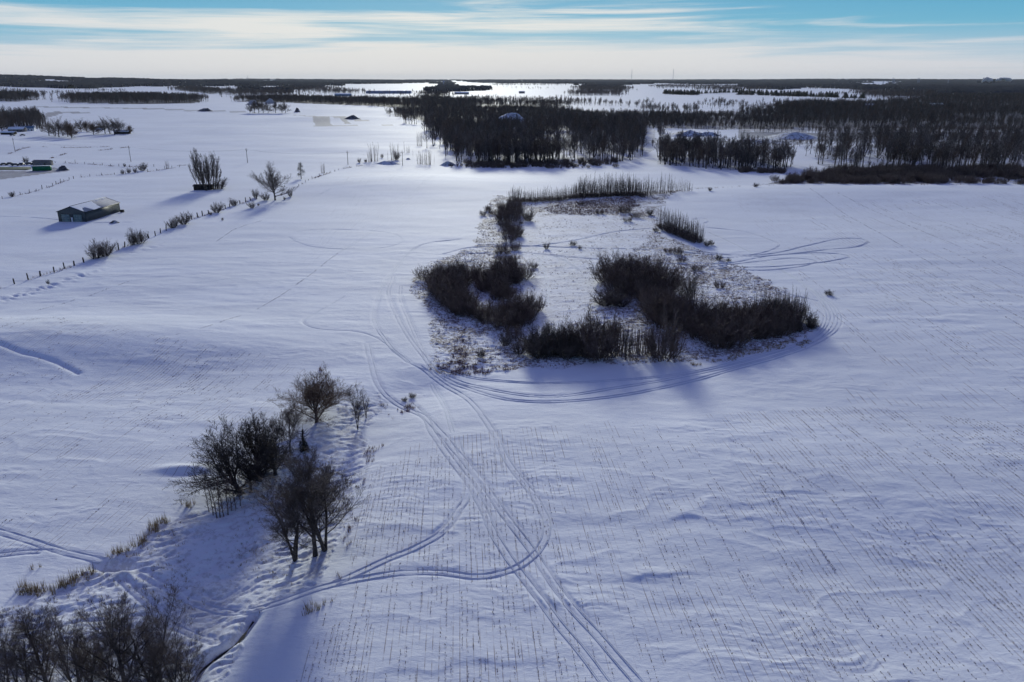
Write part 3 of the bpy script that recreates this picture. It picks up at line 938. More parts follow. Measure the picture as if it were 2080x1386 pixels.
proto('dark_lean', 38, dict(OAK, n=[11, 9, 8, 7], tw=0.016, lr=[1.6, 0.5, 0.5, 0.55]), 9.5, mats=(BARK, TWIG_BLACK), lean=(-0.45, 0.0))
proto('dark_dense', 40, dict(OAK, n=[11, 9, 8, 7], tw=0.024, lr=[1.4, 0.5, 0.5, 0.55]), 9.0, mats=(BARK, TWIG_BLACK))
PALEBARK = pmat('bark_pale', (0.16, 0.15, 0.14), scale=2)
TWIG_B = pmat('twig_brown', (0.10, 0.074, 0.064), scale=0.6, var=0.35)
TWIG_G = pmat('twig_grey', (0.13, 0.115, 0.11), scale=0.6, var=0.3)
for i in range(5):
    proto('wood_%d' % i, 50 + i, dict(WOOD, st=[0.30 + 0.05 * (i % 3), 0.2, 0.1]), 17.0, mats=[(BARK, TWIG_DARK), (BARK, TWIG_B), (BARK, TWIG_DARK), (PALEBARK, TWIG_G), (BARK, TWIG_B)][i])
for i in range(3):
    proto('woodwide_%d' % i, 150 + i, dict(WOOD, L0=8.5, st=[0.42, 0.15, 0.1], n=[12, 8, 6], lr=[0.70, 0.5, 0.55], ang=[(0.3, 1.15), (0.35, 0.9), (0.3, 0.8)], tw=0.05, r0=0.26), 15.0, mats=[(BARK, TWIG_B), (BARK, TWIG_DARK), (BARK, TWIG_G)][i])
proto('wood_s', 57, dict(WOOD, st=[0.22, 0.2, 0.1], n=[10, 6, 4]), 15.0, mats=(BARK, TWIG_DARK), stems=3, spread=0.3, base_r=0.5)
for i in range(3):
    proto('willow_%d' % i, 60 + i, SHRUB, 4.2, stems=38, spread=0.80, base_r=1.0, mats=(WILLOW, WILLOW))
for i in range(2):
    proto('bush_%d' % i, 66 + i, dict(SHRUB, tw=0.02), 3.6, stems=26, spread=0.75, base_r=0.35, mats=(WILLOW_L, WILLOW_L))
proto('fieldbush', 69, dict(SHRUB, tw=0.022, n=[8, 7]), 3.6, stems=32, spread=1.0, base_r=0.3, mats=(BARK, TWIG))
proto('fan', 71, FAN, 16.0, stems=22, spread=0.52, base_r=2.4, mats=(WILLOW_L, WILLOW_L))
proto('round', 73, dict(OAK, st=[0.30, 0.15, 0.1, 0.1], tw=0.035, r0=0.26, n=[17, 8, 7, 5], lr=[1.25, .5, .5, .55], ang=[(0.15, 1.5), (0.3, 0.7), (0.3, 0.8), (0.3, 0.8)], L0=4.6, tl=1), 16.5)
proto('sapclump', 75, SAP, 6.5, stems=22, spread=0.14, base_r=2.2, mats=(SAPLING, SAPLING))
proto('sapclump_dark', 76, dict(SAP, r0=0.06, n=[16]), 6.5, stems=14, spread=0.10, base_r=1.5, mats=(WILLOW, WILLOW))
proto('sapling', 77, dict(SAP, n=[26], lr=[0.18], st=[0.15], tw=0.04, r0=0.06), 8.0, stems=1, mats=(WILLOW, WILLOW))


def place(key, px, py, hpx=None, name='bare_tree', label='', cat='tree', group=None, wid=1.0, rz=None, height=None, xyz=None, parts=True):
    x, y, z = xyz if xyz is not None else G(px, py)
    T, Cm = PROTO[key]
    hz = PH[key] if key in PH else sorted(v.co.z for v in Cm.vertices)[int(len(Cm.vertices) * 0.985)]
    PH[key] = hz
    if height is None:
        ang = atan2(CAMZ - z, math.hypot(x, y))
        height = hpx / (px_per_m(x, y, z) * cos(ang - 0.0) / 1.0) if hpx else hz
        height = min(height, 40)
    s = height / hz
    rz = random.uniform(0, 2 * pi) if rz is None else rz
    o = thing(name, label, cat, (x, y, z - 0.03), rz, group, (s * wid, s * wid, s))
    link('trunk' if name.endswith('tree') else 'stem', T, None, o)
    link('crown' if name.endswith('tree') else 'twigs', Cm, None, o)
    return o


PH = {}
# --- the trees along the hollow, near the camera
place('oak', 643, 860, 92, label='broad round crowned oak with russet twigs, topmost of the trees along the hollow', name='oak_tree', wid=1.25, rz=0.3)
place('multi_a', 727, 873, 84, label='slender twin stemmed tree standing apart at the right of the round oak', rz=1.0, wid=0.8)
place('slim', 744, 850, 60, label='small slender tree just behind the twin stemmed tree', rz=2.2)
place('tall_b', 589, 920, 88, label='thin upright tree with open fan crown just below the round oak', rz=0.5, wid=1.3)
place('multi_b', 548, 935, 92, label='spreading grey tree between the dark leaning tree and the thin upright tree', rz=0.9)
place('multi_a', 540, 962, 70, label='bushy tree at the back of the dark clump by the hollow', rz=2.9)
place('dark_lean', 495, 1004, 122, label='large dark tree leaning left with long bare arms', rz=0.1, wid=1.1)
place('dark_dense', 528, 978, 108, label='dense black tree at the right of the leaning one', rz=1.9)
place('dark_dense', 560, 965, 80, label='low dense black tree at the right edge of the dark clump', rz=3.9)
place('dark_dense', 510, 1000, 66, label='short black thicket tree in front of the leaning trunk', rz=5.0)
place('tall_a', 640, 1130, 190, label='tallest straight trunked bare tree in the front group', rz=0.4, wid=1.25)
place('multi_b', 661, 1118, 165, label='bare tree with forked crown right of the tallest trunk', rz=2.6, wid=1.2)
place('multi_a', 600, 1140, 165, label='wide bare tree of three curved stems left of the tallest trunk', rz=0.8, wid=1.4)
# snag with dark vines
def snag():
    x, y, z = G(618, 918)
    o = thing('broken_snag', 'short broken snag wrapped in dark vines beside the thin upright tree', 'dead tree', (x, y, z))
    m = MB(); R = random.Random(5)
    m.tube([(0, 0, -.2), (0.1, 0, 1.4), (-0.1, 0.1, 2.8), (0.15, 0, 4.2)], [0.3, 0.24, 0.2, 0.1], 6)
    for k in range(9):
        a = R.uniform(0, 6.28); zz = R.uniform(1.6, 4.0)
        m.tube([(0, 0, zz), (cos(a) * .7, sin(a) * .7, zz + .3), (cos(a) * 1.3, sin(a) * 1.3, zz + R.uniform(.4, 1.1))], [0.08, 0.05, 0.02], 3)
    link('trunk', m.mesh('snag'), BARK, o)
    v = MB()
    for k in range(700):
        zz = abs(R.gauss(0, 1.3)); rr = max(0.25, 1.0 - zz * 0.18) * R.random() ** .5; a = R.uniform(0, 6.28)
        p = (cos(a) * rr, sin(a) * rr, zz)
        v.blade(p, (p[0] + R.uniform(-.3, .3), p[1] + R.uniform(-.3, .3), p[2] + R.uniform(-.2, .3)), 0.09, R.uniform(0, 3))
    link('vines', v.mesh('vines'), IVY, o)
snag()
# clump of thin poles
for i, (px, py, hh) in enumerate([(433, 1048, 72), (441, 1053, 78), (447, 1051, 80), (455, 1050, 76), (463, 1046, 80), (471, 1040, 76), (480, 1035, 72), (488, 1026, 70), (425, 1040, 60)]):
    place('sapling', px, py, hh, name='young_tree', label='thin dark pole tree in the cluster left below the leaning tree', cat='young tree', group='thin pole trees by the leaning tree', wid=1.5)
# --- bottom left corner
for i, (px, py, hh, key, lab) in enumerate([
    (22, 1425, 150, 'near_b', 'bare tree at the left end of the row at the bottom edge'),
    (106, 1420, 165, 'near_a', 'forked bare tree, second from the left at the bottom edge'),
    (170, 1440, 175, 'near_b', 'wide spreading bare tree, third from the left at the bottom edge'),
    (262, 1445, 208, 'near_a', 'tallest slim bare tree of the row at the bottom edge'),
    (318, 1425, 178, 'near_b', 'dense dark bare tree right of the tallest at the bottom edge'),
    (372, 1435, 118, 'near_b', 'low bare tree by the creek at the right end of the bottom row'),
    (225, 1450, 150, 'near_b', 'low tangled bare tree under the tallest at the bottom edge'),
    (345, 1450, 150, 'near_b', 'bare tree close behind the creek end of the bottom row'),
    (60, 1450, 150, 'near_b', 'low spreading bare tree between the first two at the bottom edge')]):
    place(key, px, py, hh, label=lab, wid=1.05)

# --- left fields
place('fan', 424, 385, 72, label='big fan shaped clump of grey stems over the low dark shed', name='willow_tree', wid=0.85, rz=1.0)
place('bush_0', 447, 384, 22, label='small grey bush at the right foot of the fan shaped clump', name='field_bush', cat='bush', wid=1.5)
place('round', 559, 407, 68, label='round crowned bare tree standing alone by the fence corner', rz=0.7, wid=0.95)
FB = [(196, 525, 34, 'fieldbush', 'left bush of the pair nearest to the fence end'), (213, 521, 40, 'fieldbush', 'right, taller bush of the pair nearest to the fence end'),
      (270, 498, 28, 'bush_0', 'dark low bush left of the twin bushes on the fence'), (284, 495, 34, 'fieldbush', 'taller half of the twin bushes on the fence'),
      (352, 463, 24, 'fieldbush', 'slim bush left of the round one on the fence'), (374, 456, 28, 'fieldbush', 'round bush on the fence below the fan shaped clump'),
      (441, 432, 24, 'fieldbush', 'round bush on the fence line before the shrubs thin out'), (428, 437, 8, 'bush_1', 'tiny dark bush at the foot of a round bush'),
      (475, 418, 17, 'fieldbush', 'small bush on the fence between the post rows'), (519, 402, 20, 'bush_0', 'dark bush left of the round crowned tree'),
      (540, 407, 18, 'fieldbush', 'small twiggy bush touching the round crowned tree'), (590, 400, 16, 'bush_0', 'small bush right of the round crowned tree'),
      (578, 406, 7, 'bush_1', 'tiny bush right of the trunk of the round crowned tree'), (512, 423, 15, 'fieldbush', 'thin bush in the snow below the fence corner'),
      (525, 418, 6, 'bush_1', 'tiny dark tuft bush below the round crowned tree'), (657, 352, 24, 'sapclump_dark', 'lone slim bush near the field crest'),
      (290, 347, 18, 'fieldbush', 'round bush on the far fence left of the fan shaped clump'), (275, 351, 12, 'bush_0', 'low bush joined to the round bush on the far fence'),
      (262, 352, 12, 'bush_1', 'low bush in the middle of the far fence hedge'), (249, 354, 11, 'bush_0', 'low bush at the left end of the far fence hedge'), (340, 343, 20, 'sapclump_dark', 'slim bush on the far fence'),
      (25, 400, 12, 'fieldbush', 'small bush on the far fence, left of the steel barn'), (452, 448, 7, 'bush_0', 'little weed bush on the drift below the fence'), (98, 577, 10, 'bush_0', 'small weed bush below the fence end'),
      (53, 331, 14, 'bush_1', 'grey bush behind the junk yard'), (253, 339, 8, 'bush_0', 'small bush by the second pole')]
for px, py, hh, key, lab in FB:
    place(key, px, py, hh * 0.86, name='field_bush', label=lab, cat='bush', wid=0.85)


def pine(px, py, hh, lab):
    x, y, z = G(px, py)
    H = hh / (px_per_m(x, y, z) * 0.99)
    o = thing('evergreen_tree', lab, 'tree', (x, y, z), random.uniform(0, 6), None, (H / 8, H / 8, H / 8))
    t = MB(); t.tube([(0, 0, -.2), (0, 0, 3), (0, 0.1, 7.8)], [.22, .16, .04], 5)
    link('trunk', t.mesh('pine_trunk'), BARK, o)
    c = MB(); R = random.Random(int(px))
    blobs = [(R.uniform(-1.6, 1.6) * (1 - k / 18), R.uniform(-1.6, 1.6) * (1 - k / 18), 1.4 + 6.2 * k / 14, R.uniform(0.7, 1.3)) for k in range(14)]
    for bx, by, bz, br in blobs:
        for _ in range(120):
            d = (R.gauss(0, 1), R.gauss(0, 1), R.gauss(0, .8)); L = sqrt(sum(v * v for v in d)) or 1
            d = tuple(v / L for v in d); rr = br * R.random() ** .4
            p = (bx + d[0] * rr, by + d[1] * rr, bz + d[2] * rr)
            c.blade(p, (p[0] + d[0] * .4, p[1] + d[1] * .4, p[2] + d[2] * .3 + .1), 0.09, R.uniform(0, 3))
    link('crown', c.mesh('pine_crown'), PINE_L, o)
PINE_L = pmat('cedar_foliage', (0.055, 0.055, 0.035), var=0.4)
pine(612, 364, 33, 'dark bushy evergreen between the round tree and the field crest')

# --- slim trees near the mound on the crest
for i, (px, py, hh, key, lab) in enumerate([
    (751, 329, 22, 'sapclump_dark', 'left of two poplar clumps beside the mound'), (760, 328, 36, 'sapclump_dark', 'taller poplar clump beside the mound'), (788, 327, 20, 'sapling', 'thin sapling behind the mound'),
    (802, 326, 34, 'sapclump_dark', 'forked slim tree behind the mound'), (806, 325, 18, 'bush_0', 'reddish bush at the foot of the forked slim tree'), (822, 312, 24, 'sapling', 'slim sapling up the slope from the second mound'),
    (829, 311, 14, 'sapclump_dark', 'short dark bush beside a slim sapling'), (839, 318, 14, 'sapling', 'small thin sapling on the slope'), (853, 297, 28, 'sapclump_dark', 'tall slim tree highest on the slope beside the wood'),
    (856, 334, 26, 'sapclump', 'pale slim tree cluster near the wood'), (871, 335, 30, 'sapclump_dark', 'slim sapling left of the wood edge'), (882, 333, 18, 'sapling', 'thin small sapling by the wood edge'),
    (905, 325, 26, 'sapling', 'leaning slim sapling against the wood edge'), (730, 331, 9, 'bush_0', 'tiny bush right of the fourth pole'), (743, 330, 7, 'bush_1', 'dark tuft bush at the end of the fence'),
    (776, 321, 8, 'bush_0', 'grey bush behind the mound')]):
    place(key, px, py, hh, name='slim_tree' if 'bush' not in lab else 'small_bush', label=lab, cat='tree' if 'bush' not in lab else 'bush', wid=0.9)


# --- shrubs of the rough ground
def scatter(poly, n, mind, seed=0, tries=60):
    R = np.random.default_rng(seed)
    x0, y0 = poly.min(0); x1, y1 = poly.max(0)
    out = []
    c = np.empty((0, 2))
    for _ in range(tries):
        p = R.random((max(n * 2, 50), 2)) * (x1 - x0, y1 - y0) + (x0, y0)
        p = p[inpoly(p[:, 0], p[:, 1], poly)]
        for q in p:
            if len(out) >= n:
                return np.array(out)
            if mind <= 0 or not out or np.min(np.hypot(c[:, 0] - q[0], c[:, 1] - q[1])) > mind:
                out.append(q); c = np.array(out)
    return np.array(out)


THICKETS = [
    ([(858, 566), (950, 566), (940, 584), (925, 598), (890, 596), (868, 582)], 26, 6.2, 'dark willow shrub in the left thicket', 'willow'),
    ([(890, 596), (925, 598), (988, 640), (990, 655), (950, 648), (910, 626)], 22, 5.8, 'dark willow shrub in the lower left thicket', 'willow'),
    ([(957, 566), (1000, 566), (1032, 602), (1030, 618), (1008, 610), (982, 590)], 20, 6.2, 'dark willow shrub in the slanting thicket beside the pond', 'willow'),
    ([(1014, 560), (1062, 558), (1064, 576), (1020, 580)], 11, 6.0, 'dark willow shrub in the left shore thicket', 'willow'),
    ([(1000, 535), (1040, 520), (1050, 540), (1010, 555)], 5, 4.0, 'low dark shrub behind the left shore thicket', 'willow'),
    ([(1028, 630), (1088, 630), (1086, 642), (1050, 668), (1022, 668)], 18, 6.2, 'dark willow shrub in the rounded lower shore thicket', 'willow'),
    ([(1236, 574), (1300, 566), (1340, 590), (1330, 612), (1290, 606), (1250, 590)], 26, 9.4, 'tall dark willow in the great thicket right of the pond', 'willow'),
    ([(1310, 606), (1342, 596), (1388, 640), (1382, 668), (1338, 664), (1320, 640)], 22, 9.0, 'tall dark willow in the lower arm of the great thicket', 'willow'),
    ([(1390, 650), (1430, 655), (1520, 655), (1530, 700), (1430, 712), (1412, 690)], 34, 7.2, 'dark willow shrub in the right thicket above the tracks', 'willow'),
    ([(1520, 655), (1585, 640), (1615, 655), (1600, 684), (1530, 700)], 22, 6.2, 'dark willow shrub in the far right thicket above the tracks', 'willow'),
    ([(1600, 662), (1655, 658), (1652, 672), (1600, 684)], 9, 3.2, 'low brown shrub at the right tip of the rough ground', 'bush'),
    ([(1012, 432), (1050, 424), (1052, 452), (1022, 455)], 13, 6.6, 'dark shrub in the upper left thicket', 'willow'),
    ([(1022, 460), (1052, 455), (1058, 490), (1034, 492)], 12, 5.4, 'dark shrub in the narrow thicket above the crossing tracks', 'willow'),
    ([(1008, 500), (1052, 498), (1058, 545), (1016, 548)], 7, 3.6, 'dark shrub of the arm joining the crossing tracks to the left thicket', 'willow'),
    ([(978, 430), (1010, 425), (1005, 438), (980, 440)], 5, 2.6, 'low dark shrub at the upper left corner of the rough ground', 'willow'),
]
HRNG = random.Random(3)
for k, (poly, n, hgt, lab, kind) in enumerate(THICKETS):
    pw = scatter(pts0(poly), int(n * 0.8), 2.1, 100 + k)
    my, mx = np.quantile(pw[:, 1], [.34, .67]), np.median(pw[:, 0])
    for q in pw:
        lab2 = ('%s, %s %s' % (lab, 'near' if q[1] < my[0] else 'middle' if q[1] < my[1] else 'far', 'left' if q[0] < mx else 'right')) if n > 8 else lab
        key = HRNG.choice(['willow_0', 'willow_1', 'willow_2']) if kind == 'willow' else HRNG.choice(['bush_0', 'bush_1'])
        place(key, 0, 0, name='willow_shrub', cat='shrub', label=lab2, group=lab2.replace('shrub in', 'shrubs in').replace('willow in', 'willows in'), height=0.88 * hgt * HRNG.choice([HRNG.uniform(0.45, 0.8), HRNG.uniform(0.75, 1.0), HRNG.uniform(0.9, 1.15)]),
              xyz=(q[0], q[1], ground_z(q[0], q[1])), wid=HRNG.uniform(0.85, 1.15))
SB = [(1073, 449, 26, 'bush_1', 'round grey shrub standing alone at the upper left of the pond', 1.1), (1026, 702, 32, 'bush_0', 'grey rounded shrub left of a matching one, below the left shore', 1.0),
      (1054, 718, 34, 'bush_1', 'grey rounded shrub right of a matching one, below the left shore', 1.0), (1112, 676, 22, 'bush_0', 'small grey shrub at the near end of the pond', 1.0),
      (1045, 690, 36, 'willow_1', 'dark upright shrub behind the two grey rounded shrubs', 0.8),
      (977, 727, 22, 'bush_0', 'small reddish based shrub in the rough grass left of the front row', 0.9), (1110, 506, 14, 'bush_0', 'pale small shrub beside the crossing tracks', 1.2),
      (1164, 499, 11, 'bush_1', 'small brown shrub between the crossing tracks', 1.4), (1178, 506, 8, 'bush_0', 'tiny scrubby shrub between the crossing tracks', 1.3),
      (1085, 544, 12, 'bush_1', 'small brown shrub on the left shore of the pond', 1.4), (1357, 513, 10, 'willow_0', 'low dark shrub left of the taller one on the tracks', 1.5),
      (1377, 517, 18, 'willow_1', 'dark shrub standing on the crossing tracks', 1.0), (1384, 533, 14, 'willow_2', 'small dark shrub below the crossing tracks', 1.1),
      (1415, 549, 12, 'willow_0', 'flat dark shrub right above the open topped tree', 1.8), (1436, 500, 14, 'bush_0', 'round brown shrub right of the sapling thicket', 1.3),
      (1460, 528, 14, 'bush_1', 'small brown shrub at the right end of the tracks', 1.0), (1480, 531, 7, 'bush_0', 'flat brown weed shrub at the end of the tracks', 1.8),
      (1461, 585, 16, 'willow_1', 'small dark shrub at the start of the straight track', 1.2), (1445, 498, 10, 'bush_1', 'small shrub next to the round brown one', 1.2),
      (1219, 434, 9, 'willow_0', 'small dark shrub in front of the brown reed patch', 1.7), (1180, 416, 8, 'willow_1', 'small shrub on the back edge of the brown reed patch', 1.7),
      (1270, 432, 16, 'willow_2', 'dark shrub at the right end of the brown reed patch', 1.6), (1291, 442, 12, 'willow_0', 'dark shrub, lower right of the brown reed patch', 1.6),
      (1275, 450, 10, 'willow_1', 'lowest small dark shrub below the brown reed patch', 1.6), (1305, 400, 10, 'willow_2', 'small dark shrub behind the reed patch by the sapling hedge', 1.6),
      (1320, 437, 14, 'bush_0', 'brown shrub between the reed patch and the sapling thicket', 1.4), (1332, 470, 10, 'bush_1', 'weedy shrub left of the sapling thicket', 1.4),
      (1340, 462, 8, 'bush_0', 'weedy shrub at the foot of the sapling thicket', 1.4), (1683, 600, 12, 'bush_1', 'lone low brown shrub inside the bend of the tracks', 1.5),
      (1442, 388, 8, 'bush_0', 'tiny lone shrub on the snow right of the sapling hedge', 1.3), (1535, 380, 9, 'bush_1', 'tiny lone shrub before the right hand brush', 1.4),
      (1058, 455, 6, 'bush_1', 'low brown shrub left of the round grey one', 1.6), (838, 808, 10, 'bush_0', 'small russet weed bush beside the slanting tracks', 1.6), (822, 815, 8, 'bush_1', 'smallest russet weed bush beside the slanting tracks', 1.5),
      (1648, 668, 20, 'bush_0', 'brown shrub at the very right tip of the right thicket', 1.5)]
for px, py, hh, key, lab, wd in SB:
    place(key, px, py, hh * 0.9, name='small_shrub', label=lab, cat='shrub', wid=wd)
# grey shrubs below the great thicket, the open topped tree, the front row
for px, py, hh in [(1228, 620, 30), (1246, 618, 34), (1262, 622, 26)]:
    place('fieldbush', px, py, hh, name='grey_shrub', label='grey open shrub in the group below the great thicket', cat='shrub', group='grey open shrubs below the great thicket', wid=1.2)
place('multi_b', 1405, 636, 84, label='open topped bare tree between the great and the right thicket', rz=2)
place('multi_a', 1385, 628, 62, label='thin bare tree left of the open topped tree', rz=2)
fr = random.Random(9)
FRP = lambda px: 'left of the tall poles' if px < 1193 else 'among the tall poles' if px < 1258 else 'right of the tall poles' if px < 1320 else 'at the right end'
for i in range(34):
    px = 1082 + i * 8.7 + fr.uniform(-3, 3)
    py = 722 + 5 * sin(i * 0.9) - (i > 30) * 4 + fr.uniform(-6, 4)
    if i < 12:
        place(fr.choice(['bush_0', 'bush_1', 'fieldbush']), px, py, 50 + fr.uniform(-8, 6), name='row_shrub', label='grey brown shrub at the left part of the front row', cat='shrub', group='grey shrubs of the front row', wid=0.9)
    else:
        place(fr.choice(['sapclump_dark', 'willow_0', 'multi_a', 'sapclump_dark']), px, py, 58 + fr.uniform(-10, 14), name='row_tree', label='dark thin stemmed young tree in the front row, ' + FRP(px), cat='young tree', group='dark young trees of the front row, ' + FRP(px), wid=0.9)
for px, py, hh in [(1196, 727, 106), (1200, 724, 96), (1211, 726, 90), (1250, 726, 100), (1224, 720, 84)]:
    place('sapling', px, py, hh, name='young_tree', label='tall thin pole rising above the front row of shrubs', cat='young tree', group='tall thin poles above the front row', wid=1.4)
for px, py, hh in [(1345, 728, 100), (1352, 727, 96), (1362, 727, 104), (1368, 726, 90)]:
    place('sapling', px, py, hh, name='young_tree', label='leaning thin stem at the right end of the front row', cat='young tree', group='leaning stems at the right end of the front row', wid=1.4)
for i in range(9):
    px = 1535 + i * 10
    place('sapclump', px, 655 + fr.uniform(-4, 4), 62 + fr.uniform(-8, 8), name='sapling_clump', label='pale sapling clump rising out of the right thicket', cat='saplings', group='pale saplings above the right thicket', wid=0.8)
# sapling hedges along the far side and at the right
hedge = [(1042, 410, 26), (1056, 410, 26), (1070, 409, 24), (1084, 409, 25), (1098, 408, 24), (1112, 407, 25), (1126, 406, 24), (1140, 405, 24), (1154, 403, 26),
         (1166, 402, 32), (1176, 401, 38), (1186, 400, 40), (1196, 399, 38), (1206, 399, 38), (1216, 399, 36), (1226, 398, 36), (1236, 398, 38), (1246, 397, 38), (1256, 397, 38), (1266, 397, 38),
         (1276, 397, 38), (1286, 396, 38), (1296, 396, 36), (1307, 395, 38), (1322, 394, 36), (1336, 393, 38), (1350, 392, 36), (1364, 391, 32), (1378, 390, 30), (1394, 389, 28)]
for i, (px, py, hh) in enumerate(hedge):
    for kk in range(2 if px < 1310 else 1):
        place('sapclump', px + fr.uniform(-4, 4), py + fr.uniform(-2, 2), hh * fr.uniform(0.7, 1.15), name='sapling_clump',
              label='grey sapling clump in the tall middle of the far hedge, %s' % ('left' if px < 1205 else 'centre' if px < 1255 else 'right') if 1160 < px < 1300 else ('low grey sapling clump in the left part of the far hedge' if px <= 1160 else 'sparse sapling clump at the right end of the far hedge'),
              cat='saplings', group='saplings of the far hedge, ' + ('middle' if 1160 < px < 1300 else 'left' if px <= 1160 else 'right'), wid=1.0)
    if px < 1300:
        place('willow_%d' % (i % 3), px, py + 1, 9, name='hedge_shrub', label='low dark shrub under the sapling hedge beyond the pond', cat='shrub', group='low shrubs under the far hedge', wid=1.6)
for i in range(15):
    px = 1345 + i * 5.3
    place('sapclump', px, 462 + i * 2.1 + fr.uniform(-4, 4), 38 * fr.uniform(0.85, 1.1), name='sapling_clump', label='grey sapling clump in the dense stand right of the pond', cat='saplings', group='saplings of the stand right of the pond', wid=0.8)
for i in range(10):
    px = 1352 + i * 7
    place('willow_%d' % (i % 3), px, 468 + i * 2.8, 16, name='hedge_shrub', label='low dark shrub at the foot of the sapling stand', cat='shrub', group='low shrubs under the sapling stand', wid=1.2)


# ---------------------------------------------------------------- the woods beyond
cand = []
for k, nm in enumerate(['main', 'gapwood', 'rightfront']):
    n = {'main': 3000, 'gapwood': 300, 'rightfront': 800}[nm]
    p = scatter(S_WORLD[nm], n, 0 if nm == 'main' else 2.0, 300 + k, tries=12)
    p = p + np.random.default_rng(k).normal(0, 6.0 if nm == 'main' else 4.0, p.shape)
    for q in p:
        cand.append((math.hypot(q[0], q[1]), q[0], q[1], nm))
cand.sort()
def px_of(x, y): return CX + x / (y * cP + CAMZ * sP) * F
GAP = lambda x, y: 1308 < px_of(x, y) < 1336
def keep_tree(c):
    p = px_of(c[1], c[2])
    if GAP(c[1], c[2]): return False
    if c[3] == 'main' and 1150 < p < 1245 and c[0] < 800: return random.random() < 0.35
    if c[3] == 'rightfront' and p > 1900: return random.random() < 0.75
    return float(fbm(np.array([c[1] / 45]), np.array([c[2] / 45]), 2, 91)[0]) > -0.30
cand = [c for c in cand if keep_tree(c)]
LW = {'main': 'tall bare tree in the great wood beyond the snowy field', 'gapwood': 'bare tree in the thinner wood right of the gap', 'rightfront': 'tall bare tree in the dark wood behind the right hand brush'}
near_count = {'main': 0, 'gapwood': 0, 'rightfront': 0}
caps = {'main': 115, 'gapwood': 70, 'rightfront': 95}
rest = []
zz = h_smooth(np.array([c[1] for c in cand]), np.array([c[2] for c in cand]))
wr = random.Random(4)
for (d, x, y, nm), z in zip(cand, zz):
    if near_count[nm] < caps[nm] and px_of(x, y) < 2100:
        near_count[nm] += 1
        sec = ''
        if nm == 'main':
            p = px_of(x, y)
            sec = ', left end' if p < 960 else ', left of the heap' if p < 1010 else ', under the heap' if p < 1065 else ', right of the heap' if p < 1150 else ', lighter part' if p < 1235 else ', right end'
        elif nm == 'gapwood':
            sec = ', beside the gap' if px_of(x, y) < 1420 else ', middle' if px_of(x, y) < 1520 else ', right end'
        else:
            p = px_of(x, y)
            sec = ', left third' if p < 1790 else ', middle third' if p < 1935 else ', right third'
        place(wr.choice(['wood_0', 'wood_1', 'wood_2', 'wood_3', 'wood_4', 'wood_s', 'woodwide_0', 'woodwide_1', 'woodwide_2', 'woodwide_0']), 0, 0, name='wood_tree', cat='tree', label=LW[nm] + sec, group=LW[nm].replace('tree', 'trees') + sec,
              height=(19.0 if nm != 'gapwood' else 15.5) * wr.choice([wr.uniform(0.38, 0.75), wr.uniform(0.72, 1.2), wr.uniform(0.8, 1.1)]), xyz=(x, y, float(z)), wid=1.0 if nm != 'gapwood' else 1.15)
    else:
        rest.append((x, y, float(z), nm))


def instanced(name, label, pts, keys, hmin, hmax, cat='trees'):
    """one mass of trees: points that carry copies of ready made trees"""
    pts = np.asarray(pts, float)
    me = bpy.data.meshes.new(name + '_points')
    me.vertices.add(len(pts)); me.vertices.foreach_set('co', pts.astype(np.float32).ravel())
    a = me.attributes.new('s', 'FLOAT', 'POINT'); a.data.foreach_set('value', rng.uniform(hmin, hmax, len(pts)).astype(np.float32))
    a = me.attributes.new('r', 'FLOAT', 'POINT'); a.data.foreach_set('value', rng.uniform(0, 6.28, len(pts)).astype(np.float32))
    a = me.attributes.new('k', 'INT', 'POINT'); a.data.foreach_set('value', rng.integers(0, len(keys), len(pts)).astype(np.int32))
    o = link(name, me, None, kind='stuff', label=label, category=cat)
    ng = bpy.data.node_groups.new(name, 'GeometryNodeTree')
    ng.interface.new_socket('Geometry', in_out='INPUT', socket_type='NodeSocketGeometry')
    ng.interface.new_socket('Geometry', in_out='OUTPUT', socket_type='NodeSocketGeometry')
    gi = ng.nodes.new('NodeGroupInput'); go = ng.nodes.new('NodeGroupOutput')
    L = ng.links
    g2i = ng.nodes.new('GeometryNodeGeometryToInstance')
    for kname in keys[::-1]:
        jn = ng.nodes.new('GeometryNodeJoinGeometry')
        for src in ONE[kname]:
            oi = ng.nodes.new('GeometryNodeObjectInfo'); oi.inputs['Object'].default_value = src
            oi.transform_space = 'ORIGINAL'
            L.new(oi.outputs['Geometry'], jn.inputs[0])
        gg = ng.nodes.new('GeometryNodeGeometryToInstance')
        L.new(jn.outputs[0], gg.inputs[0])
        L.new(gg.outputs[0], g2i.inputs[0])
    def na(nm, ty):
        n = ng.nodes.new('GeometryNodeInputNamedAttribute'); n.data_type = ty; n.inputs['Name'].default_value = nm
        return n.outputs[0]
    iop = ng.nodes.new('GeometryNodeInstanceOnPoints')
    m2p = ng.nodes.new('GeometryNodeMeshToPoints')
    L.new(gi.outputs[0], m2p.inputs[0]); L.new(m2p.outputs[0], iop.inputs['Points'])
    # the joined set of instances: pick one per point
    jj = ng.nodes.new('GeometryNodeJoinGeometry')
    for n in list(ng.nodes):
        if n.bl_idname == 'GeometryNodeGeometryToInstance' and n is not g2i:
            L.new(n.outputs[0], jj.inputs[0])
    ng.nodes.remove(g2i)
    L.new(jj.outputs[0], iop.inputs['Instance'])
    iop.inputs['Pick Instance'].default_value = True
    L.new(na('k', 'INT'), iop.inputs['Instance Index'])
    L.new(na('s', 'FLOAT'), iop.inputs['Scale'])
    cx = ng.nodes.new('ShaderNodeCombineXYZ'); L.new(na('r', 'FLOAT'), cx.inputs[2])
    e2r = ng.nodes.new('FunctionNodeEulerToRotation'); L.new(cx.outputs[0], e2r.inputs[0]); L.new(e2r.outputs[0], iop.inputs['Rotation'])
    L.new(iop.outputs[0], go.inputs[0])
    md = o.modifiers.new('copies', 'NODES'); md.node_group = ng
    return o


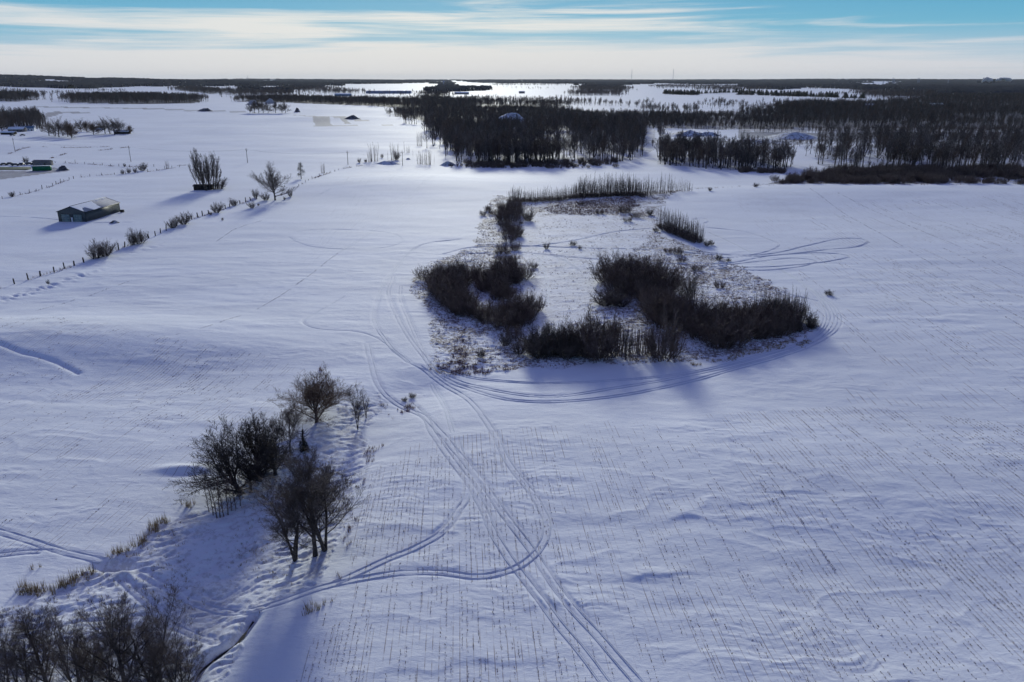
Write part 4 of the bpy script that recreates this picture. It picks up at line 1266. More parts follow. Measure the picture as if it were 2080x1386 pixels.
# the sources are trees that stand in the scene
ONE = {}
for o in list(COL.objects):
    if o.parent is not None and o.data is not None:
        key = o.data.name.replace('_trunk', '').replace('_crown', '')
        ONE.setdefault(key, [])
        if len(ONE[key]) < 2 and all(x.data is not o.data for x in ONE[key]):
            ONE[key].append(o)
WK = [k for k in ('wood_0', 'wood_1', 'wood_2', 'wood_3', 'wood_4', 'wood_s', 'woodwide_0', 'woodwide_1', 'woodwide_2') if k in ONE]
for nm, lab in (('main', 'the deep wood behind the first trees of the great wood'), ('gapwood', 'back of the thinner wood right of the gap'), ('rightfront', 'back of the dark wood at the right')):
    pts = [(x, y, z) for x, y, z, n in rest if n == nm]
    if pts:
        instanced('wood_interior', lab, pts, WK, 0.5, 1.25)


def wood_mass(nm, n, lab, hmin=0.7, hmax=1.05, keys=None, seed=0, poly=None):
    p = scatter(S_WORLD[nm] if poly is None else pts0(poly), n, 0, 500 + seed, tries=40)
    p = p + np.random.default_rng(seed).normal(0, 1, p.shape) * (0.006 * np.hypot(p[:, 0], p[:, 1]))[:, None]
    if nm == 'right':
        p = p[fbm(p[:, 0] / 420, p[:, 1] / 120, 3, 99) > -0.16]
    g = 2 if nm in ('broad', 'centre', 'rightback') else 0
    if g:
        p = p[fbm(p[:, 0] / 170, p[:, 1] / 110, 3, 93 + seed) > -0.10]
    z = h_smooth(p[:, 0], p[:, 1]) - 0.3
    instanced('wood_mass', lab, np.column_stack([p, z]), keys or WK, hmin, hmax)


wood_mass('long', 1500, 'long dark wood on the white slope at the left', seed=1, hmin=1.0, hmax=1.4)
wood_mass('leftwood', 700, 'dark wood at the left edge behind the farm', seed=2, hmin=1.2, hmax=1.7)
wood_mass('hillwood', 600, 'small dark wood on the hillside above the long wood', seed=3, hmin=1.1, hmax=1.6)
wood_mass('midline', 2600, 'line of grey woods behind the gravel piles', seed=4, hmin=.75, hmax=1.2)
wood_mass('centre', 1800, 'woods in front of the bright far fields', seed=5, hmin=.75, hmax=1.2)
wood_mass('broad', 4200, 'broad dark wood behind the great wood', seed=6, hmin=.5, hmax=.9)
wood_mass('right', 9000, 'broad dark wood filling the right distance', seed=7, hmin=.6, hmax=1.05)
wood_mass('rightback', 900, 'scrubby trees among the spoil heaps at the right', seed=8, hmin=.35, hmax=.7)
print('near', near_count, 'rest', len(rest))

for k, (poly, n, lab) in enumerate([([(1175, 180), (1270, 181), (1268, 187), (1185, 188)], 700, 'dark square wood in the middle of the bright far fields'), ([(1330, 175), (1500, 176), (1500, 180), (1340, 180)], 500, 'dark belt of trees beyond the pine rows'),
                                    ([(1000, 170), (1160, 171), (1160, 174), (1000, 174)], 400, 'dark strip of wood beyond the bright middle field'), ([(1180, 190), (1262, 190), (1262, 195), (1150, 197)], 300, 'loose wood running down from the square dark wood'),
                                    ([(1400, 183), (1560, 180), (1560, 184), (1440, 187)], 400, 'narrow belt of trees just above the pine rows'), ([(1740, 188), (1900, 192), (1900, 200), (1780, 202)], 700, 'dark wood right of the pine rows'),
                                    ([(1620, 222), (1740, 224), (1740, 232), (1560, 236)], 300, 'grey wood below the pine rows'), ([(430, 187), (560, 190), (620, 196), (480, 197)], 450, 'scattered wood behind the two gravel cones'),
                                    ([(560, 178), (690, 180), (640, 187), (560, 186)], 600, 'dark wood on the slope left of the bright fields'), ([(640, 186), (700, 188), (760, 193), (650, 193)], 200, 'thin wood left of the long warehouse')]):
    wood_mass(None, n, lab, hmin=.9, hmax=1.6, seed=40 + k, poly=poly)

# small far groups of trees: lines and clumps
FARG = [([(0, 184), (60, 186), (60, 188), (0, 188)], 50), ([(70, 188), (200, 192), (200, 194), (70, 191)], 60), ([(205, 176), (260, 178), (255, 181), (200, 180)], 60), ([(560, 186), (640, 186), (640, 189), (560, 190)], 90), ([(900, 178), (1000, 184), (1000, 187), (880, 186)], 100), ([(1000, 170), (1110, 172), (1110, 174), (1000, 173)], 60),
        ([(1200, 178), (1290, 180), (1290, 184), (1200, 187)], 130), ([(1330, 172), (1420, 174), (1420, 177), (1330, 176)], 90), ([(1430, 172), (1560, 176), (1560, 180), (1440, 177)], 130), ([(1600, 176), (1740, 182), (1740, 186), (1640, 181)], 130), ([(1150, 204), (1300, 214), (1300, 219), (1150, 212)], 110), ([(1500, 222), (1720, 218), (1720, 228), (1500, 232)], 160), ([(1300, 222), (1420, 226), (1420, 232), (1300, 230)], 80), ([(930, 202), (1150, 203), (1150, 206), (930, 206)], 130),
        ([(150, 183), (260, 187), (260, 189), (150, 186)], 60), ([(600, 190), (640, 192), (640, 196), (560, 197), (500, 196)], 60), ([(1000, 178), (1140, 181), (1130, 184), (1060, 183)], 25),
        ([(1190, 185), (1260, 186), (1265, 190), (1185, 192)], 70), ([(1235, 196), (1265, 196), (1265, 198), (1230, 198)], 16), ([(1335, 178), (1440, 180), (1440, 183), (1335, 182)], 50), ([(1440, 181), (1500, 176), (1500, 180), (1450, 184)], 40),
        ([(1565, 214), (1660, 214), (1655, 221), (1568, 220)], 70), ([(1665, 196), (1700, 197), (1700, 200), (1660, 200)], 12), ([(1700, 192), (1760, 190), (1760, 194), (1700, 196)], 20), ([(1450, 205), (1520, 214), (1500, 222), (1400, 220)], 70),
        ([(1298, 208), (1325, 210), (1330, 214), (1300, 215)], 12), ([(1540, 210), (1552, 210), (1552, 222), (1540, 222)], 4), ([(640, 205), (720, 208), (740, 212), (650, 210)], 60), ([(1680, 215), (1740, 216), (1740, 222), (1680, 224)], 30),
        ([(820, 250), (860, 253), (850, 256), (812, 252)], 14), ([(860, 244), (910, 252), (900, 262), (865, 256)], 40), ([(760, 192), (850, 190), (860, 196), (770, 197)], 40), ([(450, 186), (520, 188), (520, 193), (470, 194)], 60),
        ([(0, 252), (90, 246), (95, 256), (0, 262)], 70), ([(1160, 246), (1500, 250), (1500, 256), (1160, 252)], 120), ([(1520, 236), (1730, 226), (1760, 236), (1530, 244)], 200)]
GL = ['row of small trees', 'scattered far trees', 'thin tree line', 'clump of far trees']
for i, (poly, n) in enumerate(FARG):
    p = scatter(pts0(poly), n, 0, 700 + i, tries=60)
    if len(p) < 2:
        continue
    z = h_smooth(p[:, 0], p[:, 1]) - 0.2
    cxp = int(np.mean([q[0] for q in poly])); cyp = int(np.mean([q[1] for q in poly]))
    where = ['behind the farm at the left', 'left of the gravel piles', 'under the water tower', 'on the bright middle fields', 'right of the bright middle fields', 'below the pines at the right', 'in the far right distance'][min(6, int(cxp / 2080 * 7))]
    hi = 'farther' if cyp < 190 else 'nearer' if cyp > 225 else 'middle distance'
    instanced('tree_group', '%s %s %s, stand of %d' % (hi, GL[i % 4], where, n), np.column_stack([p, z]), WK, 0.6, 1.15)
# right hand brush
p = scatter(RIGHTBRUSH, 330, 0, 900)
p = p + np.random.default_rng(3).normal(0, 2.5, p.shape) * (1, 1)
p = p[fbm(p[:, 0] / 9, p[:, 1] / 9, 2, 7) > -0.25]
z = h_smooth(p[:, 0], p[:, 1])
instanced('brush_mass', 'dark brush along the edge of the right hand field', np.column_stack([p, z]), ['willow_0', 'willow_1', 'sapclump_dark'], 0.6, 1.1, 'brush')
p = scatter(pts0([(1960, 372), (2140, 374), (2140, 381), (1970, 380)]), 60, 0, 901)
instanced('brush_mass', 'thin pale brush at the right end of the field edge', np.column_stack([p, h_smooth(p[:, 0], p[:, 1])]), ['sapclump', 'willow_1'], 0.4, 0.7, 'brush')
p = scatter(pts0([(1500, 346), (1600, 348), (1600, 352), (1505, 351)]), 40, 0, 902)
instanced('brush_mass', 'low black brush before the thinner wood', np.column_stack([p, h_smooth(p[:, 0], p[:, 1])]), ['willow_0', 'willow_2'], 0.5, 0.9, 'brush')
p = scatter(pts0([(900, 336), (1200, 338), (1200, 342), (920, 340)]), 60, 0, 903)
instanced('brush_mass', 'low brush along the foot of the great wood', np.column_stack([p, h_smooth(p[:, 0], p[:, 1])]), ['willow_0', 'bush_0'], 0.3, 0.7, 'brush')

for poly, n, lab, ks, a, b in (([(1690, 350), (1760, 346), (2140, 352), (2140, 366), (1900, 366), (1640, 362)], 300, 'black undergrowth at the foot of the right hand wood', ['willow_0', 'willow_1', 'willow_2'], .7, 1.5),
                               ([(1340, 290), (1660, 292), (1660, 302), (1340, 299)], 150, 'low scrub on the bank behind the thinner wood', WK, .2, .5),
                               ([(1660, 262), (2140, 262), (2140, 300), (1760, 296), (1660, 280)], 420, 'grey scrub between the right hand woods', WK, .3, .8),
                               ([(1180, 236), (1500, 240), (1500, 264), (1330, 264), (1200, 262)], 330, 'brown scrub behind the heaps of the pit', WK, .3, .75),
                               ([(940, 332), (1250, 328), (1250, 336), (1000, 340)], 150, 'dark undergrowth along the near edge of the great wood', ['willow_0', 'willow_2', 'bush_0'], .4, 1.0)):
    p = scatter(pts0(poly), n, 0, 970 + n)
    p = p + np.random.default_rng(n).normal(0, 5.0, p.shape)
    instanced('brush_mass', lab, np.column_stack([p, h_smooth(p[:, 0], p[:, 1])]), ks, a, b, 'brush')

# pines at the right
def conifer_mesh():
    c = MB(); R = random.Random(8)
    c.tube([(0, 0, -.3), (0, 0, 12)], [.25, .05], 4)
    for k in range(8):
        zz_ = 1.5 + k * 1.4; rr = 3.4 * (1 - k / 8.5)
        n = 9
        for j in range(n):
            a = 2 * pi * j / n + R.uniform(-.3, .3)
            p = (0, 0, zz_ + 1.6); q = (cos(a) * rr * R.uniform(.8, 1.2), sin(a) * rr * R.uniform(.8, 1.2), zz_ + R.uniform(-.3, .3))
            c.blade(q, p, rr * 0.42, a + pi / 2)
    return c.mesh('pine')
PINEM = conifer_mesh(); PINEM.materials.append(PINE)
pr = random.Random(14)
for seg, lab, grp in ((([(1352, 191), (1410, 193), (1418, 193)]), 'dark pine in the short row left of the long pine belt', 'pines of the short row'), ([(1420, 191), (1500, 189), (1580, 193), (1640, 197)], 'dark pine in the middle of the long pine belt', 'pines in the middle of the long belt'),
                      ([(1500, 193), (1620, 197), (1700, 200), (1755, 202)], 'dark pine in the lower line of the long pine belt', 'pines in the lower line of the belt')):
    ln = smoothline(pts0(seg), 11.0)
    ln = ln[np.linspace(0, len(ln) - 1, 64).astype(int)]
    for q in ln:
        x, y = q[0] + pr.uniform(-6, 6), q[1] + pr.uniform(-15, 15)
        o = link('pine_tree', PINEM, None, None, (x, y, ground_z(x, y)), label=lab, category='tree', group=grp)
        s = pr.uniform(1.1, 1.8); o.scale = (s * 1.9, s * 1.9, s); o.rotation_euler = (0, 0, pr.uniform(0, 6))

# ---------------------------------------------------------------- the steel barn
def build_barn():
    x0, y0, _ = G(176, 451); xl, yl, _ = G(118, 452); xr, yr, _ = G(231, 434)
    fx, fy = x0 - xl, y0 - yl
    W = math.hypot(fx, fy)
    ux, uy = fx / W, fy / W
    nx_, ny_ = -uy, ux                                    # towards the back
    L = (xr - x0) * nx_ + (yr - y0) * ny_
    L = max(20.0, min(34.0, abs(L)))
    # keep the side wall's own direction, square to the gable
    ang = atan2(yr - y0, xr - x0) - pi / 2
    ux, uy = cos(ang), sin(ang)
    W = 12.6; L = 27.0
    cx, cy = x0 - ux * W / 2, y0 - uy * W / 2
    z = ground_z(cx, cy) - 0.05
    b = thing('steel_barn', 'dark green steel barn with snowy gable roof and two pale doors', 'barn', (cx, cy, z), ang)
    Hh, Rz = 4.5, 6.7
    t = 0.12
    m = MB(); m.poly([(-W / 2, 0, 0), (W / 2, 0, 0), (W / 2, 0, Hh), (0, 0, Rz), (-W / 2, 0, Hh), (-W / 2, t, 0), (W / 2, t, 0), (W / 2, t, Hh), (0, t, Rz), (-W / 2, t, Hh)],
                     [(0, 1, 2, 4), (4, 2, 3), (6, 5, 9, 7), (7, 9, 8), (0, 5, 6, 1)])
    for k in range(28):
        xx = -W / 2 + 0.3 + k * (W - .6) / 27
        zt = Hh + (Rz - Hh) * (1 - abs(xx) / (W / 2)) - 0.1
        m.box((xx, -0.02, zt / 2), (0.05, 0.04, zt))
    link('front_wall', m.mesh('front_wall'), BARNWALL, b)
    m = MB(); m.poly([(-W / 2, L, 0), (W / 2, L, 0), (W / 2, L, Hh), (0, L, Rz), (-W / 2, L, Hh)], [(1, 0, 4, 2), (2, 4, 3)])
    link('back_wall', m.mesh('back_wall'), BARNWALL, b)
    for s in (-1, 1):
        m = MB(); m.box((s * (W / 2 - t / 2), L / 2 + 0.06, Hh / 2), (t, L - 0.14, Hh))
        for k in range(60):
            m.box((s * (W / 2 + 0.02), 0.3 + k * (L - .6) / 59, Hh / 2 - .05), (0.04, 0.05, Hh - .1))
        link('side_wall', m.mesh('side_wall'), BARNWALL, b)
    for xx, wd in ((-3.0, 3.9), (2.6, 3.9)):
        m = MB()
        for k in range(4):
            m.box((xx, -0.10, 0.42 + k * 0.82), (wd, 0.06, 0.80))
        d = link('overhead_door', m.mesh('overhead_door'), BARNDOOR, b)
        m = MB(); m.box((xx - wd / 2 - .09, -0.11, 1.72), (.16, .10, 3.44)); m.box((xx + wd / 2 + .09, -0.11, 1.72), (.16, .10, 3.44)); m.box((xx, -0.11, 3.48), (wd + .34, .10, .14))
        link('door_frame', m.mesh('door_frame'), BARNTRIM, d)
    m = MB(); m.box((-0.2, -0.10, 1.0), (0.85, 0.06, 2.0)); d = link('walk_door', m.mesh('walk_door'), WHITE, b)
    m = MB(); m.box((0.12, -0.16, 1.0), (0.1, 0.06, 0.1)); link('handle', m.mesh('handle'), METAL, d)
    rs = []
    for s in (-1, 1):
        m = MB(); e = 0.45
        xa, za = 0.0, Rz + 0.10; xb, zb = s * (W / 2 + e), Hh - (Rz - Hh) * e / (W / 2) + 0.10
        vs = [(xa, -e, za), (xb, -e, zb), (xb, L + e, zb), (xa, L + e, za)]
        vs += [(v[0], v[1], v[2] - 0.10) for v in vs]
        fc = [(0, 1, 2, 3), (7, 6, 5, 4), (0, 4, 5, 1), (1, 5, 6, 2), (2, 6, 7, 3)]
        m.poly(vs, fc if s > 0 else [f[::-1] for f in fc])
        for k in range(30):
            yy = 0.2 + k * (L - .4) / 29
            m.poly([(xa, yy, za + .03), (xb, yy, zb + .03), (xb, yy + .07, zb + .03), (xa, yy + .07, za + .03)], [(0, 1, 2, 3)])
        r = link('roof', m.mesh('roof'), BARNROOF, b); rs.append(r)
        m = MB()
        for ye in (-e - .06, L + e + .06):
            m.tube([(0, ye, za - .05), (xb, ye, zb - .05)], [.13, .13], 4, cap=True)
        m.tube([(xb + s * .06, -e, zb - .06), (xb + s * .06, L + e, zb - .06)], [.12, .12], 4, cap=True)
        link('fascia', m.mesh('fascia'), BARNTRIM, b)
        # the snow left lying on the slope, with an uneven lower edge
        n, k2 = 90, 8
        yy = np.linspace(-e + .05, L + e - .05, n)
        ex = 0.50 + 0.5 * fbm(yy / 2.2, yy * 0 + s * 3, 3, 5) + 0.38 * (yy < 13) - 0.34 * (yy > 15)
        ex = np.clip(ex, 0.06, 0.985)
        V = []
        for i in range(n):
            for j in range(k2 + 1):
                f = ex[i] * j / k2
                thk = 0.03 + 0.11 * (1 - (j / k2) ** 4) if 0 < i < n - 1 else 0.03
                V.append((xa + (xb - xa) * (0.985 if False else f) , yy[i], za + (zb - za) * f + thk))
        q = [(i * (k2 + 1) + j, i * (k2 + 1) + j + 1, (i + 1) * (k2 + 1) + j + 1, (i + 1) * (k2 + 1) + j) for i in range(n - 1) for j in range(k2)]
        if s < 0: q = [f[::-1] for f in q]
        link('roof_snow', mesh_arrays('roof_snow', V, q), ROOFSNOW, r)
    m = MB(); m.tube([(0, -.5, Rz + .22), (0, L + .5, Rz + .22)], [.14, .14], 4, cap=True)
    link('ridge_cap', m.mesh('ridge_cap'), BARNTRIM, b)
    m = MB()
    for s in (-1, 1):
        m.box((s * (W / 2 + .02), -0.03, Hh / 2), (.16, .16, Hh))
        m.box((s * (W / 2 + .02), L + 0.03, Hh / 2), (.16, .16, Hh))
    link('corner_trim', m.mesh('corner_trim'), BARNTRIM, b)
    x, y = cx + ux * (W / 2 + 2.2) - uy * (L - 2) , cy + uy * (W / 2 + 2.2) + ux * (L - 2)
    m = MB(); m.box((0, 0, 0.6), (1.6, 1.0, 0.9)); m.box((0, 0, 1.12), (1.7, 1.1, 0.12)); m.box((.55, 0, .08), (.12, .9, .16)); m.box((-.55, 0, .08), (.12, .9, .16))
    link('storage_bin', m.mesh('storage_bin'), DARKWOOD, None, (x, y, ground_z(x, y)), label='small dark bin at the far corner of the steel barn', category='bin')


build_barn()


def mound(px, py, wpx, hpx, name, label, cat, mat, seed=0, depth=0.6, snow=False):
    x, y, z = G(px, py)
    s = px_per_m(x, y, z)
    W, Hh = wpx / s / 2, hpx / s
    n, k = 36, 10
    V = [(0, 0, Hh)]
    for j in range(1, k + 1):
        for i in range(n):
            a = 2 * pi * i / n
            f = j / k
            rn = 1 + 0.28 * float(fbm(np.array([cos(a) * 1.5 + seed]), np.array([sin(a) * 1.5]), 3, seed)[0])
            zz_ = Hh * (0.5 + 0.5 * cos(pi * f ** 1.05)) * (1 + 0.45 * float(fbm(np.array([cos(a) * f * 3 + seed * 2]), np.array([sin(a) * f * 3]), 3, seed + 5)[0])) - (0.5 if j == k else 0)
            V.append((cos(a) * W * f * rn, sin(a) * W * f * rn * depth, zz_))
    T = [(0, 1 + i, 1 + (i + 1) % n) for i in range(n)]
    Q = [(1 + (j - 1) * n + i, 1 + j * n + i, 1 + j * n + (i + 1) % n, 1 + (j - 1) * n + (i + 1) % n) for j in range(1, k) for i in range(n)]
    link(name, mesh_arrays(name, V, Q, T), mat, None, (x, y, z), label=label, category=cat)


def snow_dusted(name, under, thr=(0.42, 0.6)):
    m = bpy.data.materials.new(name); m.use_nodes = True
    t = NT(m.node_tree)
    geo = t.n('ShaderNodeNewGeometry')
    ns = t.n('ShaderNodeTexNoise', i_Vector=geo.outputs['Position'], i_Scale=0.35, i_Detail=6.0, i_Roughness=0.7)
    c = t.mix(t.smooth(ns.outputs[0], *thr), (*under, 1), (0.62, 0.66, 0.72, 1))
    b = t.n('ShaderNodeBsdfPrincipled', i_Base_Color=c, i_Roughness=0.8)
    o = t.n('ShaderNodeOutputMaterial'); t.link(b.outputs[0], o.inputs[0])
    return m


SPOIL = snow_dusted('snowy_spoil', (0.13, 0.13, 0.14), (0.36, 0.56))
SPOIL_D = snow_dusted('snowy_soil', (0.05, 0.05, 0.06), (0.5, 0.75))
MD = [(514, 213, 36, 9, 'gravel_pile', 'left of the two grey gravel cones beyond the tree clump', 'gravel pile', GRAVEL), (549, 211, 28, 9, 'gravel_pile', 'right, steeper of the two grey gravel cones', 'gravel pile', GRAVEL),
      (1036, 258, 116, 27, 'spoil_heap', 'large round snow dusted heap rising above the great wood', 'heap', SPOIL), (1396, 276, 104, 10, 'spoil_heap', 'peaked heap left in the pit beyond the thinner wood', 'heap', SPOIL),
      (1440, 276, 60, 8, 'spoil_heap', 'low heap right of the peaked one in the pit', 'heap', SPOIL), (1612, 280, 130, 11, 'spoil_heap', 'broad double topped heap in the right pit', 'heap', SPOIL),
      (1540, 290, 210, 9, 'spoil_heap', 'long low bank in front of the peaked heaps', 'bank', SPOIL), (1800, 288, 150, 11, 'spoil_heap', 'pale domed heap between the right hand woods', 'heap', SPOIL),
      (716, 241, 34, 6, 'soil_heap', 'low dark soil heap on the field behind the tracks', 'heap', SPOIL_D), (418, 226, 36, 6, 'soil_heap', 'dark low heap on the fence line at the left', 'heap', SPOIL_D),
      (789, 333, 58, 6, 'snow_mound', 'long low mound beside the poplar clumps', 'mound', SPOIL), (829, 324, 12, 3, 'snow_mound', 'small mound right of the long low one', 'mound', SPOIL),
      (910, 336, 40, 8, 'snow_mound', 'mound at the left foot of the great wood', 'mound', SPOIL), (232, 453, 24, 5, 'soil_heap', 'small reddish heap right of the steel barn', 'heap', SPOIL_D),
      (128, 346, 32, 9, 'brush_heap', 'snowy brush heap right of the green container', 'heap', SPOIL_D), (604, 228, 14, 9, 'soil_heap', 'dark pointed heap at the end of the tree clump', 'heap', SPOIL_D)]
for i, (px, py, wp, hp, nm, lab, cat, mt) in enumerate(MD):
    mound(px, py, wp, hp, nm, lab, cat, mt, seed=i * 3 + 1)


# ---------------------------------------------------------------- small buildings
def house(px, py, wm, lm, hm, ridge, rz, wallm, roofm, name, label, cat, snow=True, windows=0):
    x, y, z = G(px, py)
    b = thing(name, label, cat, (x, y, z - .05), rz)
    m = MB(); W, L = wm, lm
    m.poly([(-W / 2, -L / 2, 0), (W / 2, -L / 2, 0), (W / 2, L / 2, 0), (-W / 2, L / 2, 0), (-W / 2, -L / 2, hm), (W / 2, -L / 2, hm), (W / 2, L / 2, hm), (-W / 2, L / 2, hm), (-W / 2, 0, hm + ridge), (W / 2, 0, hm + ridge)],
           [(0, 1, 5, 4), (1, 2, 6, 5), (2, 3, 7, 6), (3, 0, 4, 7), (5, 6, 9), (7, 4, 8)])
    link('wall', m.mesh('wall'), wallm, b)
    m = MB(); e = .5; dz = ridge * e / (L / 2)
    for s in (-1, 1):
        vs = [(-W / 2 - e, 0, hm + ridge + .12), (W / 2 + e, 0, hm + ridge + .12), (W / 2 + e, s * (L / 2 + e), hm - dz + .12), (-W / 2 - e, s * (L / 2 + e), hm - dz + .12)]
        vs += [(v[0], v[1], v[2] - .1) for v in vs]
        f = [(0, 1, 2, 3), (7, 6, 5, 4), (3, 2, 6, 7), (0, 3, 7, 4), (2, 1, 5, 6)]
        m.poly(vs, [q[::-1] for q in f] if s > 0 else f)
    link('roof', m.mesh('roof'), roofm, b)
    for k in range(windows):
        xx = -W / 2 + W * (k + .5) / windows
        m = MB(); m.box((xx, -L / 2 - .03, hm * .55), (1.0, .06, 1.1)); link('window', m.mesh('window'), GLASS, b)
    m = MB(); m.box((W * 0.3, -L / 2 - .03, 1.0), (1.0, .05, 2.0)); link('door', m.mesh('door'), BARNTRIM, b)


house(36, 268, 17, 10, 3.4, 2.4, 0.15, HOUSEWALL, ROOFSNOW, 'farmhouse', 'grey farmhouse with snowy roof left of the farm trees', 'house', windows=4)
house(60, 266, 11, 9, 3.2, 2.4, 0.35, WHITE, BLUETARP, 'farm_garage', 'pale garage with blue grey roof beside the farmhouse', 'garage', windows=1)
house(18, 273, 15, 6, 2.2, 1.2, 0.0, DARKWOOD, ROOFSNOW, 'farm_shed', 'long low dark shed in front of the farmhouse', 'shed')
house(249, 272, 16, 8, 2.6, 1.6, 0.1, DARKWOOD, ROOFSNOW, 'farm_shed', 'low dark shed with snowy roof at the right end of the farm', 'shed')
house(205, 264, 11, 6, 3.0, 1.4, 0.1, WHITE, GREENROAD, 'open_shed', 'small pale shed between the two clumps of farm trees', 'shed')
house(414, 385.5, 9.5, 5.0, 2.4, 0.6, 0.02, DARKWOOD, DARKWOOD, 'low_shed', 'low black shed at the foot of the fan shaped clump', 'shed')
house(88, 336, 12, 6, 3.0, 0.9, -0.1, HOUSEWALL, HOUSEWALL, 'yard_shed', 'low grey shed behind the green container', 'shed')
house(1748, 222, 62, 20, 7, 4, 0.0, BLUETARP, ROOFSNOW, 'long_barn', 'long pale blue barn in the right distance', 'barn')
house(790, 190, 190, 60, 8, 3, 0.0, FARROOF, FARROOF, 'warehouse', 'very long blue grey warehouse before the bright fields', 'warehouse')
house(697, 195, 60, 30, 6, 3, 0.0, BLUETARP, ROOFSNOW, 'long_shed', 'long pale roofed shed left of the warehouse', 'shed')
house(938, 192, 60, 25, 6, 4, 0.0, HOUSEWALL, ROOFSNOW, 'far_barn', 'snowy roofed barn right below the water tower', 'barn')
house(885, 188, 26, 18, 6, 4, 0.2, WHITE, ROOFSNOW, 'far_house', 'small white house left of the far barn', 'house')
house(1900, 218, 30, 14, 5, 4, 0.1, HOUSEWALL, ROOFSNOW, 'far_house', 'snowy roofed house among the right hand woods', 'house')
house(1060, 190, 26, 16, 6, 4, 0.1, HOUSEWALL, FARROOF, 'far_house', 'dark roofed house on the edge of the bright middle field', 'house')


def container():
    x, y, z = G(86, 347)
    b = thing('green_container', 'bright green metal container in the junk yard', 'container', (x, y, z), 0.25)
    m = MB(); m.box((0, 0, 1.75), (11.5, 3.0, 3.1))
    for k in range(22):
        m.box((-5.4 + k * .515, -1.53, 1.75), (.12, .06, 2.9))
    link('body', m.mesh('container_body'), GREENBOX, b)
    m = MB(); m.box((0, 0, 3.36), (11.3, 2.9, .10)); link('roof_snow', m.mesh('container_snow'), ROOFSNOW, b)
    m = MB(); m.box((5.80, -.75, 1.75), (.08, 1.4, 2.9)); m.box((5.80, .75, 1.75), (.08, 1.4, 2.9)); link('door', m.mesh('container_door'), GREENBOX, b)
    m = MB(); m.box((0, 0, .1), (11.5, 2.6, .18)); link('skid', m.mesh('skid'), BARNTRIM, b)


container()
# dull green sheeted strip beside it
x, y, z = G(18, 345)
m = MB(); m.poly([(-14, -3, 0), (14, -3, 0), (14, 3, 1.6), (-14, 3, 1.6), (-14, 3.6, 0), (14, 3.6, 0)], [(0, 1, 2, 3), (3, 2, 5, 4), (0, 3, 4), (1, 5, 2)])
link('sheeted_bank', m.mesh('sheeted_bank'), GREENROAD, None, (x, y, z - .02), label='low bank under a dull green sheet left of the container', category='bank')

# old cars in the yard
def car_proto():
    o = thing('parked_car', 'old dark car, leftmost in the junk yard row', 'car', (0, 0, 0), 0, 'old cars in the junk yard')
    m = MB()
    prof = [(-2.2, .45), (-2.2, .95), (-1.2, 1.02), (-.7, 1.45), (.7, 1.48), (1.3, 1.0), (2.15, .9), (2.2, .45)]
    n = len(prof)
    vs = [(p[0], -.82, p[1]) for p in prof] + [(p[0], .82, p[1]) for p in prof]
    m.poly(vs, [(i, i + 1, i + 1 + n, i + n) for i in range(n - 1)] + [(n - 1, 0, n, 2 * n - 1)] + [(0, 7, 6, 1), (1, 6, 5, 2), (2, 5, 4, 3)] + [(8, 9, 14, 15), (9, 10, 13, 14), (10, 11, 12, 13)])
    link('body', m.mesh('car_body'), CARPAINT, o)
    m = MB(); m.box((0, -.84, 1.2), (1.5, .03, .32)); m.box((0, .84, 1.2), (1.5, .03, .32)); link('window', m.mesh('car_window'), GLASS, o)
    for sx in (-1.35, 1.35):
        for sy in (-.8, .8):
            w_ = MB(); w_.tube([(sx, sy - .1, .33), (sx, sy + .1, .33)], [.33, .33], 10, cap=True); link('wheel', w_.mesh('car_wheel'), RUBBER, o)
    m = MB(); m.box((0, 0, 1.52), (1.3, 1.4, .08)); link('roof_snow', m.mesh('car_snow'), ROOFSNOW, o)
    return o


def copy_tree(o, parent=None):
    c = o.copy(); COL.objects.link(c)
    if parent is not None:
        c.parent = parent
    for ch in list(o.children):
        copy_tree(ch, c)
    return c


car = car_proto()
CARL = ['old dark car, leftmost in the junk yard row', 'old dark car under the grey bush in the junk yard', 'old car in the middle of the junk yard row', 'old car turned sideways in the junk yard', 'old car just left of the grey yard shed', 'old car at the right end of the junk yard', 'old car parked before the farmhouse', 'old car near the farm garage']
for i, (px, py, rz) in enumerate([(8, 336, .2), (20, 335, .1), (31, 337, .3), (44, 336, 1.4), (60, 335, .1), (73, 334, .2), (26, 276, .1), (46, 276, .4)]):
    o = car if i == 0 else copy_tree(car)
    x, y, z = G(px, py); o.location = (x, y, z); o.rotation_euler = (0, 0, rz); o['label'] = CARL[i]; o.scale = (1.25, 1.25, 1.25)
    if i >= 6: o['group'] = 'cars by the farmhouse'

# farm trees at the left
ft = random.Random(6)
for i, (px, py, hh, key) in enumerate([(5, 268, 34, 'round'), (22, 258, 32, 'wood_s'), (40, 256, 30, 'wood_s'), (58, 258, 30, 'round'), (75, 262, 42, 'wood_0'), (85, 268, 28, 'wood_s'), (100, 276, 30, 'round'), (112, 277, 28, 'wood_s'), (120, 279, 36, 'round'),
                                        (128, 276, 26, 'wood_s'), (138, 278, 30, 'round'), (146, 281, 30, 'oak'), (165, 268, 24, 'round'), (176, 268, 20, 'oak'), (190, 274, 24, 'oak'), (214, 272, 30, 'round'), (224, 272, 28, 'wood_s'), (233, 274, 32, 'round'), (243, 272, 26, 'round'), (264, 272, 16, 'oak')]):
    L_ = ['bare tree beside the farmhouse', 'tree of the dark farm grove', 'tree in the right clump of the farm']
    j = 0 if px < 90 else 1 if px < 200 else 2
    place(key, px, py, hh, name='farm_tree', cat='tree', label=L_[j] + [' behind its roof', ' before the open white field, ' + ('left' if px < 115 else 'middle' if px < 150 else 'right'), ' by the snowy shed'][j], group=L_[j].replace('tree', 'trees', 1), wid=1.05)
p = scatter(pts0([(-20, 244), (80, 240), (85, 262), (-20, 266)]), 220, 0, 950)
